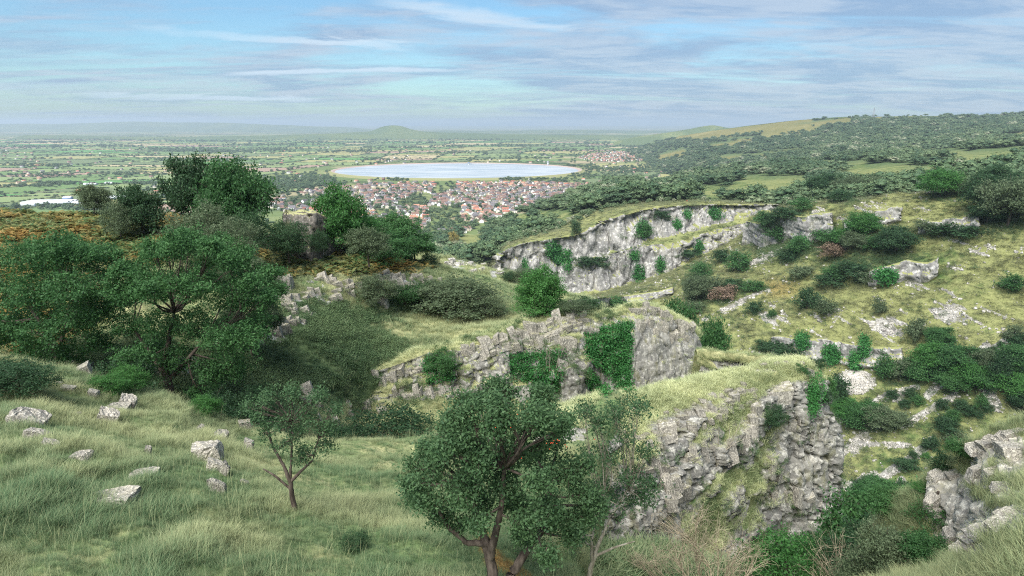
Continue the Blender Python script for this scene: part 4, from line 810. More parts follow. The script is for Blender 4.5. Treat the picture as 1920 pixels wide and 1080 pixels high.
def tree_mesh(name, seed, blobs, trunks, n_leaf, leaf, leafmat, barkmat, k=12, spread=None, twigs=3, limb=.5, shell=.45, sprays=0):
    r_ = np.random.default_rng(seed); Bl = np.array(blobs, float); a = Acc()
    tops = []
    for tp in trunks:
        tp = np.array(tp, float); P_ = tp[:, :3]; ts = np.linspace(0, len(P_) - 1, len(P_) * 4); ii = np.minimum(ts.astype(int), len(P_) - 2); f = (ts - ii)[:, None]
        Pp = P_[ii] * (1 - f) + P_[ii + 1] * f; Rr = np.interp(ts, np.arange(len(P_)), tp[:, 3]); Pp = Pp + r_.normal(0, .12, Pp.shape) * Rr[:, None] * np.array([1, 1, 0])
        a.tube(Pp, Rr, 8); h = len(Pp) // 2; tops += [(Pp[j], Rr[j]) for j in range(h, len(Pp))]
    TP = np.array([q[0] for q in tops]); TR = np.array([q[1] for q in tops]); tips = []
    for b in Bl:
        c = b[:3]; j = np.argmin(np.linalg.norm(TP - c, axis=1) + .6 * np.maximum(TP[:, 2] - c[2], 0)); p = TP[j]; L = np.linalg.norm(c - p)
        rl = min(TR[j] * .7, .018 * L + .01) * (limb / .5)
        pa = bez(p, c, r_.normal(0, .12, 3) * L + np.array([0, 0, -.06 * L]), 7); a.tube(pa, np.linspace(rl, rl * .35, 7), 5)
        for _ in range(twigs):
            dv = r_.normal(0, 1, 3); dv /= np.linalg.norm(dv); e = c + dv * b[3:6] * .95; s0 = pa[r_.integers(3, 7)]
            a.tube(bez(s0, e, r_.normal(0, .1, 3) * b[3], 4), np.linspace(rl * .38, rl * .10, 4), 4); tips.append(e)
    nc = max(1, n_leaf // k); wt = (Bl[:, 3] * Bl[:, 4] * Bl[:, 5]) ** (2 / 3); pick = r_.choice(len(Bl), nc, p=wt / wt.sum())
    dv = r_.normal(0, 1, (nc, 3)); dv /= np.linalg.norm(dv, axis=1, keepdims=True); rad = r_.uniform(shell, 1.06, (nc, 1)) ** .8
    C = Bl[pick, :3] + dv * rad * Bl[pick, 3:6]; sp = spread if spread else leaf * 1.6
    if sprays:                     # leafy shoots that stick out of the crown and break its outline
        cen = Bl[:, :3].mean(0); sc_ = []; sn = []
        for _ in range(sprays):
            b = Bl[r_.integers(0, len(Bl))]; d0 = r_.normal(0, 1, 3) + (b[:3] - cen) / (np.linalg.norm(b[:3] - cen) + .1) * 1.2 + np.array([0, 0, .35]); d0 /= np.linalg.norm(d0)
            p0 = b[:3] + d0 * b[3:6] * .8; L = b[3] * r_.uniform(.35, .95); d1 = d0 + r_.normal(0, .3, 3) + np.array([0, 0, -.15]); e = p0 + d1 * L; a.tube(bez(p0, e, r_.normal(0, .08, 3) * L, 4), np.linspace(.009, .003, 4) * (1 if b[3] > .3 else b[3] * 2), 3)
            for f in np.linspace(.15, 1, 6): sc_.append(p0 + (e - p0) * f); sn.append(d0)
        C = np.concatenate([C, np.array(sc_)]); dv = np.concatenate([dv, np.array(sn)])
    V, Fq, lv = leaves(C, dv, k, sp, leaf, r_)
    return a.mesh(name + "_trunk", barkmat), mesh_np(name + "_crown", V, Fq, [leafmat], False, {'lv': lv})
def stand(kind_name, meshes, loc, label, cat="tree", group=None, rot=0.0, scale=(1, 1, 1), tilt=(0, 0)):
    t_ = thing(kind_name, label, cat, loc, (tilt[0], tilt[1], rot), group, scale)
    obj("trunk", meshes[0], t_); obj("crown", meshes[1], t_); return t_
# large bespoke trees near the viewer -------------------------------------------------
def px2m(p): return (p.y * CP - p.z * SP) / F_PX
# round twin-stemmed hawthorn in front
hp = P3(938, 1165, 11.9); g0 = drop(hp[0], hp[1], 0); sc = 12.1 / F_PX / CP * 1.02
def crown_from_px(g, cells, depth=1.0, rs=1, rad=.95, thin=False):
    """clumps seen at (px, py, radius px) round a trunk foot g; spread in depth so that the crown is round"""
    r_ = np.random.default_rng(rs); out = []; g = np.array(g)
    for x, y, r in cells:
        for dd in ((-1, 0, 1) if not thin else ((0,) if r_.uniform() < .4 else (-1, 1))):
            wd = depth * r_.uniform(.45, .95) * dd; p = P3(x, y, g[1]) * .45 + P3(x, y, g[1] + wd) * .55; p[1] = g[1] + wd; s = (p[1] * CP - p[2] * SP) / F_PX
            q = p - g + r_.normal(0, .14, 3) * r * s * (1 if dd else .3); out.append((*q, r * s * rad, r * s * rad, r * s * rad * .85))
    return out
cells = [(868,785,30),(930,762,32),(995,768,32),(1040,800,32),(832,842,30),(900,822,36),(975,825,38),(1066,858,34),(812,892,30),(880,885,36),(955,890,36),(1030,905,34),(1098,900,26),(840,940,24),(912,940,26),(985,948,28),(1055,950,26),(952,735,20),(1012,742,20),(790,870,18),(1095,945,20),(990,985,16),(795,915,16),(900,742,18),(865,752,16),(1062,775,18),(1105,850,18),(1030,985,15),(842,800,18),(928,850,22),(1010,860,24),(1120,925,16),(815,825,16),(870,965,16),(1075,985,14),(930,722,12),(1035,755,14)]
tr = [[(-.10,0,-.3,.15),(-.13,0,.35,.125),(-.22,.05,.9,.11),(-.28,.05,1.3,.10),(-.5,.1,1.9,.07),(-.65,.2,2.6,.05)],[(-.22,0,1.0,.10),(-.10,-.1,1.6,.08),(.05,-.15,2.3,.06),(.1,-.1,3.2,.04)],[(.10,.15,-.3,.13),(.22,.15,.4,.11),(.45,.2,.8,.10),(.72,.2,1.25,.085),(.9,.15,1.9,.06),(1.0,.1,2.7,.04)],[(-.28,.05,1.3,.08),(-.7,-.1,1.42,.06),(-1.1,-.2,1.9,.04)]]
ms = tree_mesh("hawthorn", 41, crown_from_px(g0, [(x - 8, y + 20, r) for x, y, r in cells], 1.1, 4, .84, True), tr, 36000, .064, M['hawthorn'], M['bark'], 12, .10, 6, .7, .5, 330)
haw = stand("hawthorn_tree", ms, g0, "big round hawthorn with two dark stems at the bottom middle", "tree")
r_ = np.random.default_rng(3); Vb = []; Fb = []; ob = np.array([[1,0,0],[-1,0,0],[0,1,0],[0,-1,0],[0,0,1],[0,0,-1]]) * .012; fo = np.array([[0,2,4],[2,1,4],[1,3,4],[3,0,4],[2,0,5],[1,2,5],[3,1,5],[0,3,5]])
for x, y, k in [(1035,832,7),(1044,827,4),(955,803,1),(930,800,1),(968,860,1),(1064,835,2),(1110,822,1),(970,775,1)]:
    for _ in range(k):
        q = np.array([*(P3(x + r_.normal(0, 5), y + r_.normal(0, 3), g0.y - 1.55) - np.array(g0))]); Fb.append(fo + 6 * len(Vb)); Vb.append(q + ob)
tag(obj("red_berries", mesh_np("red_berries", np.concatenate(Vb), np.concatenate(Fb), [M['berry']]), haw), kind='stuff')
# slim pale-stemmed tree just right of it
p = P3(1098, 1100, 14.5); g1 = drop(p[0], p[1], 0); s2 = 14.8 / F_PX / CP
cells = [(1150,775,18),(1190,765,14),(1125,800,16),(1170,812,20),(1208,850,13),(1142,855,18),(1185,892,18),(1130,915,16),(1105,850,14),(1213,905,12),(1165,940,16),(1112,960,14),(1095,770,12),(1085,1000,10),(1200,930,10)]
tr = [[(0,0,-.3,.085),(.06,0,.6,.075),(.16,0,1.2,.065),(.30,0,1.8,.05),(.62,.1,2.5,.035),(1.0,.1,3.3,.02)],[(.16,0,1.2,.05),(.1,-.1,2.0,.035),(.35,-.1,3.2,.02)],[(.2,0,1.4,.04),(.7,-.1,1.75,.03),(1.2,-.2,2.0,.015)]]
ms = tree_mesh("slim", 43, crown_from_px(g1, cells, .6, 6), tr, 2600, .065, M['hawthorn'], M['barkpale'], 8, .12, 6, .6, .3, 120)
stand("slender_tree", ms, g1, "thin open tree with a pale leaning stem right of the big hawthorn")
# small gnarled hawthorn on the grass
p = cast(552, 955); s3 = px2m(p)
cells = [(505,745,20),(545,740,18),(590,745,20),(490,775,18),(530,785,26),(575,780,26),(610,800,22),(555,815,26),(500,805,14),(600,835,20),(565,850,18),(470,760,10),(625,770,12),(530,830,16)]
tr = [[(0,0,-.2,.085),(-.02,0,.45,.07),(-.04,0,.9,.06),(-.2,0,1.4,.04),(-.45,.05,1.9,.03)],[(-.04,0,.85,.05),(.25,0,1.15,.04),(.62,0,1.5,.025),(.8,.1,2.1,.015)],[(-.03,0,.6,.04),(-.4,-.1,1.1,.03),(-.7,-.1,1.3,.015)],[(-.04,0,.9,.04),(.05,.1,1.8,.03),(.1,.1,2.6,.015)]]
ms = tree_mesh("gnarled", 45, crown_from_px(p, [(x, y, r * .62) for x, y, r in cells], .6, 8), tr, 2800, .06, M['hawthorn'], M['bark'], 9, .10, 5, .75, .35, 90)
stand("gnarled_tree", ms, p, "small gnarled thorn standing alone on the grassy slope")
# the two big leafy trees at the left
def big(label, px, py, Y, cells, sc_y, n, leaf, mat, tr, seed, depth, name="broadleaf_tree"):
    q = P3(px, py, Y); g = drop(q[0], q[1], 30); s = Y / CP / F_PX; X0, Y0 = proj(g)
    ms_ = tree_mesh(name, seed, crown_from_px(g, [(x, y + 8, r * .8) for x, y, r in cells], depth, seed, .9, True), tr, n, leaf, M[mat], M['bark'], 12, leaf * 1.3, 4, .6, .4, 320)
    return stand(name, ms_, g, label)
big("wide leafy tree at the left edge in front of the bracken", 110, 690, 38, [(60,480,48),(120,465,42),(170,470,38),(30,540,45),(95,530,50),(160,525,50),(205,480,26),(20,600,40),(80,600,48),(150,590,48),(200,560,34),(60,650,34),(130,650,38),(-30,520,50),(-40,590,50),(180,630,30)], 1, 34000, .14, 'ash', [[(0,0,-1,.22),(0,0,1.5,.18),(-.4,0,3,.13),(-1,0,4.5,.08)],[(0,0,1.5,.14),(.7,.2,3,.1),(1.3,.3,5,.05)]], 51, 2.4)
big("large spreading tree filling the gully at left centre", 318, 740, 37, [(290,470,36),(340,455,40),(395,470,40),(440,480,34),(480,510,34),(250,530,42),(310,530,50),(370,525,48),(425,550,45),(480,560,38),(235,600,42),(300,600,52),(365,600,50),(420,620,46),(475,610,34),(270,660,42),(335,660,44),(395,680,40),(440,670,32),(300,455,20),(345,440,18),(410,452,20),(380,725,30),(505,540,20),(250,500,30)], 1, 50000, .135, 'ash', [[(0,0,-1,.3),(.05,0,1.2,.24),(0,0,2.6,.2),(.4,0,4.2,.14),(1.0,0,6,.08)],[(0,0,1.8,.18),(-1,.2,3.4,.12),(-1.8,.2,5,.06)],[(.05,0,1.5,.16),(1.5,-.3,3,.12),(3,-.3,4.6,.06)]], 53, 2.8)
big("grey green thorn beside the large spreading tree", 470, 640, 46, [(430,490,26),(470,500,28),(500,530,24),(455,540,28),(490,570,24),(440,580,26),(420,520,20),(510,590,18),(475,605,20)], 1, 22000, .12, 'olive', [[(0,0,-.5,.16),(0,0,1.5,.12),(-.5,0,3,.07)]], 57, 1.6)
# ---- shared kinds, built once at unit height and width --------------------------------
def kind(name, seed, W, H, z0, n, nl, leaf, mat, bark='bark', trunk_r=.03, tw=2, core=True, flat=.75):
    tr_ = [[(0, 0, -.12, trunk_r), (.01, 0, z0 * .6, trunk_r * .8), (-.01, .01, z0 + H * .35, trunk_r * .55), (.02, 0, z0 + H * .6, trunk_r * .25)]]
    return tree_mesh(name, seed, crown_blobs(seed, W, H, z0, n, flat, core), tr_, nl, leaf, M[mat], M[bark], 8, leaf * 1.3, tw, .5, .5, max(12, nl // 90))
KIND = {}
for nm, mat in (('ash', 'ash'), ('dark', 'darkleaf'), ('olive', 'olive'), ('bright', 'bright')):
    for k in range(2):
        KIND[f'{nm}_hi{k}'] = kind("broadleaf_tree", 60 + k + len(KIND), .95, .82, .18, 18, 9000, .039, mat)
        KIND[f'{nm}_lush{k}'] = kind("bush", 170 + k + len(KIND), 1.0, .95, .02, 16, 6500, .034, mat, tw=2)
        KIND[f'{nm}_bush{k}'] = kind("bush", 80 + k + len(KIND), 1.0, .95, .02, 10, 1500, .075, mat, tw=1)
KIND['russet_bush0'] = kind("bush", 131, 1.0, .95, .02, 10, 1100, .07, 'russet', tw=3); KIND['yellow_bush0'] = kind("bush", 133, 1, .95, .02, 9, 900, .08, 'yellowleaf', tw=1)
KIND['russet_bush1'] = kind("bush", 135, 1.0, .95, .02, 10, 1100, .07, 'russet', tw=3)
pr = random.Random(9)
LABELS_USED = {}
def place(kindname, px, py, wpx, hpx, label, group=None, Y=None, cat=None, name=None, deep=1.0, lean=(0, 0)):
    if Y is None: p = cast(px, py)
    else: q = P3(px, py, Y); p = drop(q[0], q[1], 60)
    s = px2m(p); nm = name or ("bush" if 'bush' in kindname or 'lush' in kindname else "tree")
    X0, Y0 = proj(p); h = hpx if Y is None else min(hpx + (float(Y0) - py), 1.5 * hpx)
    if Y is not None and hpx + (float(Y0) - py) > 1.5 * hpx: p = Vector(q) + Vector((0, 0, -.5 * hpx * s))
    w_ = wpx * s
    return stand(nm, KIND[kindname], p, label, cat or nm, group, pr.uniform(0, 6.28), (w_, w_ * deep, float(P3(px, proj(p)[1] - h, p.y)[2] - p.z)), lean)
# hilltop trees on the left, against the plain
place('olive_hi0', 180, 408, 52, 60, "small wind bent tree alone on the bracken skyline", name="hilltop_tree")
place('dark_hi0', 268, 430, 74, 78, "dark round tree on the skyline left of the tallest tree", Y=68)
place('dark_hi1', 372, 440, 96, 142, "tallest dark tree on the hilltop with a ragged top", Y=72)
place('ash_hi0', 452, 450, 118, 146, "broad green tree sharing the hilltop with the tallest dark one", Y=71)
place('ash_hi1', 420, 455, 80, 110, "green tree squeezed between the two tall hilltop trees", Y=69)
place('olive_lush0', 225, 425, 66, 46, "grey bush beside the small wind bent tree", Y=66); place('olive_lush0', 385, 462, 110, 76, "wide grey thorn bush in front of the tall hilltop trees", Y=60); place('dark_lush0', 470, 455, 80, 60, "dark bush at the foot of the broad hilltop tree", Y=64)
place('olive_lush1', 440, 470, 90, 56, "low grey thorn bush above the large spreading tree", Y=58); place('dark_lush1', 540, 462, 70, 46, "dark scrub at the left foot of the brown rock tower", Y=66)
place('olive_lush0', 538, 466, 62, 46, "grey green thorn hiding the left base of the brown rock tower", Y=69); place('dark_lush1', 600, 462, 34, 30, "dark bush at the right base of the brown rock tower", Y=70)
place('bright_hi0', 640, 470, 92, 112, "bright green rounded ash right of the brown rock tower", Y=75, name="ash_tree")
place('bright_hi1', 682, 478, 70, 70, "smaller bright green tree behind the rounded ash", Y=78); place('olive_hi1', 690, 472, 66, 42, "dark little thorn in front of the bright ash", Y=68)
place('ash_hi1', 735, 490, 100, 86, "green tree on the shoulder of the hill past the bright ash", Y=84); place('ash_hi0', 778, 502, 76, 62, "low green tree at the lower end of the hilltop trees", Y=84); place('ash_lush1', 720, 488, 110, 52, "spread of green scrub under the hilltop trees", Y=76)
place('dark_lush0', 806, 508, 40, 34, "dark bush ending the row of trees on the hill shoulder", Y=88); # bushes on the hillside and terrace
place('olive_lush0', 860, 592, 150, 66, "large pale green shrub mound on the hillside above the terrace"); place('olive_lush1', 820, 575, 110, 48, "pale shrub at the upper left of the large mound"); place('olive_lush0', 910, 594, 80, 36, "low shrub at the right end of the large mound")
place('olive_lush1', 705, 570, 80, 54, "thin grey shrub above the dark hollow"); place('ash_lush0', 760, 570, 70, 36, "green shrub between the thin grey shrub and the large mound")
place('bright_hi0', 1012, 592, 78, 84, "green tree at the far end of the terrace above the pinnacle"); place('bright_lush1', 1010, 592, 90, 46, "green scrub around the foot of the terrace tree")
place('olive_lush1', 1075, 590, 60, 26, "low scrub behind the terrace tree"); place('dark_lush0', 955, 530, 24, 22, "dark bush at the right foot of the far knoll")
place('olive_lush0', 985, 530, 60, 26, "grey scrub below the far cliff beside bare stems")
place('dark_lush1', 725, 820, 100, 62, "dark bush hanging under the pinnacle's left end", Y=44); place('dark_lush0', 650, 830, 60, 40, "dark bush in the gully behind the gnarled thorn", Y=40); place('ash_lush1', 830, 700, 60, 46, "green bush growing on the left shoulder of the second pinnacle")
place('dark_lush0', 400, 800, 90, 60, "dark undergrowth bush below the large spreading tree", Y=33); place('dark_lush1', 480, 790, 80, 60, "dark bush in the shade right of the large spreading tree", Y=36); place('dark_lush0', 230, 745, 110, 70, "shaded bush under the left pair of trees", Y=34)
place('dark_lush1', 40, 745, 120, 60, "dark low bush at the left edge of the grassy ridge"); place('dark_lush0', 5, 730, 90, 56, "dark bush cut by the left edge of the picture")
place('bright_lush0', 205, 742, 66, 42, "bright green juniper spray on the ridge"); place('bright_lush1', 245, 735, 60, 50, "bright spray leaning right over the gully"); place('bright_lush0', 385, 785, 50, 44, "bright green seedling tree at the gully edge")
place('dark_lush1', 668, 1035, 50, 34, "tiny dark bush low in the grass left of the hawthorn")
# shrubs behind and between the pinnacles
place('ash_hi0', 1262, 660, 66, 90, "green tree showing behind the second pinnacle's top", Y=82); place('ash_hi1', 1326, 712, 64, 110, "tall green tree against the right side of the second pinnacle", Y=76); place('ash_lush0', 1345, 705, 50, 40, "green bush beyond the nearer pinnacle's grassy top", Y=70); place('bright_lush1', 1392, 705, 40, 28, "rounded bright bush just behind the nearer pinnacle", Y=60)
place('bright_lush0', 1335, 712, 40, 22, "small bright bush below the tall green tree", Y=68)
# bottom of the frame
place('bright_lush0', 1475, 1085, 150, 78, "vivid green bush at the bottom edge below the pinnacle", Y=24)
place('ash_hi0', 1640, 1075, 170, 130, "loose green tree in the ravine at bottom right", Y=30); place('ash_hi1', 1700, 1040, 120, 110, "green tree leaning on the bottom right crag", Y=30); place('ash_hi0', 1580, 1085, 100, 90, "green tree in the ravine right of the vivid bush", Y=32)
place('bright_lush1', 1728, 932, 34, 26, "small vivid bush on the edge of the bottom right crag", Y=21.5); place('olive_lush1', 1700, 1085, 120, 60, "grey green bush at the bottom edge near the corner", Y=20)
place('olive_lush1', 1690, 1020, 90, 56, "pale bush in the ravine between the loose tree and the corner crag", Y=27); place('dark_lush0', 1650, 1045, 120, 70, "dark bush low in the ravine at bottom right", Y=25); place('ash_lush1', 1735, 1050, 80, 60, "green bush against the foot of the bottom right crag", Y=20.5); place('dark_lush1', 1605, 1075, 110, 60, "dark bush at the bottom edge right of the vivid bush", Y=23); place('ash_hi1', 1545, 1075, 90, 60, "small green tree at the foot of the pinnacle's nose", Y=30)
place('olive_hi0', 1655, 1105, 100, 108, "pale leafy tree at the bottom edge in front of the corner crag's flank", Y=17.5); place('ash_hi1', 1722, 1088, 80, 84, "small leafy tree tucked against the corner crag", Y=16.8); place('olive_lush0', 1610, 1120, 90, 80, "grey green bush at the bottom edge below the leafy tree", Y=18)
place('dark_lush1', 1440, 800, 56, 40, "dark bush in the hollow of the nearer pinnacle's face")
# bare twiggy shrub and dead saplings
def bare(label, px, py, Y, cells, n, seed, rad=.012, name="bare_shrub", mat='twig', cat="shrub", stem=.03):
    if Y is None: g = cast(px, py)
    else: q = P3(px, py, Y); g = drop(q[0], q[1], 30)
    s = px2m(g); X0, Y0 = proj(g); r_ = np.random.default_rng(seed); a = Acc(); C = [((x - px) * s, r_.normal(0, 10) * s, (float(Y0) - y) * s, r * s) for x, y, r in cells]
    st = Acc()
    for c in C:
        e = np.array(c[:3]); pa = bez((r_.normal(0, .05), r_.normal(0, .05), -.1), e, r_.normal(0, .15, 3) * np.linalg.norm(e), 8); st.tube(pa, np.linspace(stem, stem * .4, 8), 5)
        for _ in range(n):
            d0 = r_.normal(0, 1, 3); d0[2] = abs(d0[2]) * .8; e2 = e + d0 / np.linalg.norm(d0) * c[3] * r_.uniform(.5, 1.2); pb = bez(pa[r_.integers(3, 8)], e2, r_.normal(0, .25, 3) * c[3], 5); a.tube(pb, np.linspace(rad, rad * .3, 5), 3)
            for _ in range(3):
                e3 = e2 + r_.normal(0, .45, 3) * c[3]; a.tube(bez(pb[r_.integers(1, 5)], e3, r_.normal(0, .12, 3) * c[3], 4), np.linspace(rad * .5, rad * .2, 4), 3)
    t_ = thing(name, label, cat, g); obj("stem", st.mesh("stem", M[mat]), t_); obj("twigs", a.mesh("twigs", M[mat]), t_); return t_
bare("bare grey twiggy shrub at the bottom below the pinnacle face", 1330, 1090, 21, [(1250,1010,40),(1290,990,40),(1335,1000,45),(1385,1020,40),(1220,1050,36),(1275,1040,42),(1320,1045,45),(1370,1055,40),(1410,1050,34),(1240,970,26),(1300,960,26),(1195,1030,26)], 16, 5)
bare("bare twigs poking up right of the vivid green bush", 1570, 1090, 22, [(1540,1030,34),(1580,1020,34),(1610,1040,30),(1520,1060,26),(1550,1050,26)], 9, 6)
bare("leafless pale sapling leaning on the nearer pinnacle", 1342, 872, None, [(1360,790,22),(1385,775,18),(1340,800,18),(1400,810,14),(1330,830,16)], 4, 7, .008, "dead_sapling", 'barkpale', "sapling", .035)
bare("pale bare stems before the ivy on the second pinnacle", 1035, 715, None, [(1025,650,12),(1030,640,14),(1045,660,12),(1055,650,10)], 3, 8, .012, "dead_sapling", 'barkpale', "sapling", .04)
bare("dead tree with white stems under the far cliff", 1048, 590, 95, [(1040,530,14),(1055,540,12),(1035,545,12),(1062,555,10)], 4, 9, .03, "dead_tree", 'barkpale', "tree", .09)
bare("bleached dead twigs on the hill above the grey thorn", 470, 465, 62, [(468,432,10),(478,440,8),(462,445,8)], 3, 10, .015, "dead_tree", 'barkpale', "tree", .045)
# ivy: leaves hung on the rock, found by casting rays at the crag
def ivy(label, poly, n, leaf, mat='ivy', thick=.35):
    xs = [p[0] for p in poly]; ys = [p[1] for p in poly]; r_ = np.random.default_rng(len(poly) + n); C = []; Nn = []; k = 0
    while len(C) < n and k < n * 8:
        k += 1; x, y = r_.uniform(min(xs), max(xs)), r_.uniform(min(ys), max(ys))
        if not inpoly(x, y, poly): continue
        p, nrm = cast_full(x, y); C.append(np.array(p) + np.array(nrm) * r_.uniform(.0, thick) * (.4 + fbm(np.array([[x * .07, y * .07, 0.]]), 3, 9)[0])); Nn.append(np.array(nrm))
    if not C: return
    C = np.array(C); base = C.mean(0); V, Fq, lv = leaves(C - base, np.array(Nn), 12, leaf * 1.3, leaf, r_, 1.0, .8)
    return tag(obj("ivy", mesh_np("ivy", V, Fq, [M[mat]], False, {'lv': lv}), None, base), label, "ivy")
ivy("thick bright ivy curtain in the gully of the second pinnacle", [(1096,626),(1118,618),(1150,612),(1168,606),(1184,604),(1186,640),(1182,690),(1186,740),(1178,742),(1166,735),(1148,712),(1130,690),(1112,680),(1096,672)], 1500, .17)
ivy("ivy tongue below the curtain on the second pinnacle", [(1100,690),(1130,720),(1150,742),(1120,745),(1100,720)], 260, .15)
ivy("dark ivy patch left of the buttress on the second pinnacle", [(945,665),(1000,660),(1055,655),(1060,690),(1050,730),(1005,735),(960,700)], 700, .17)
ivy("ivy strand on the outer edge of the nearer pinnacle's nose", [(1516,712),(1532,700),(1541,720),(1538,745),(1530,770),(1518,785),(1513,760)], 420, .10, thick=.5)
ivy("ivy patch on the left shoulder of the second pinnacle", [(786,690),(800,672),(840,670),(852,690),(850,712),(800,716)], 320, .16)
for k, (x, y, w_, h_) in enumerate([(1198,515,12,20),(1240,497,6,16),(1063,490,8,24),(1310,465,7,12),(1340,402,14,12),(1205,430,14,16),(1270,422,8,8),(1045,480,8,22),(1035,468,14,16),(1190,480,9,8),(1288,402,6,6),(985,500,3,16),(1505,455,14,10),(1660,518,18,10),(1560,668,16,20),(1505,640,12,14),(1622,650,8,20),(1605,680,8,18)]):
    nmw = ["bushy ivy column at the foot of the lower far cliff","narrow ivy streak on the lower far cliff","long ivy tongue on the left far cliff","ivy tuft near the cliff's right end","ivy clump high under the cliff top","round ivy clump in the middle of the upper cliff","small ivy clump right of the round one","ivy streak left of the long tongue","spreading ivy near the left cliff centre","ivy patch where the lower cliff begins","tiny ivy tuft below the cliff rim","thin ivy line on the cliff's left end","ivy on the grey bluff","ivy patch on the short white rock face","ivy patch in the white cliff band","ivy high on the left of the white band","dark ivy in a cleft of the white band","ivy trailing below the white band"][k]
    ivy(nmw, [(x - w_, y), (x - w_ * .4, y - h_), (x + w_ * .5, y - h_ * .8), (x + w_, y + h_ * .3), (x, y + h_)], int(40 + w_ * h_ * .5), .9 if y < 540 else .7, thick=1.2)
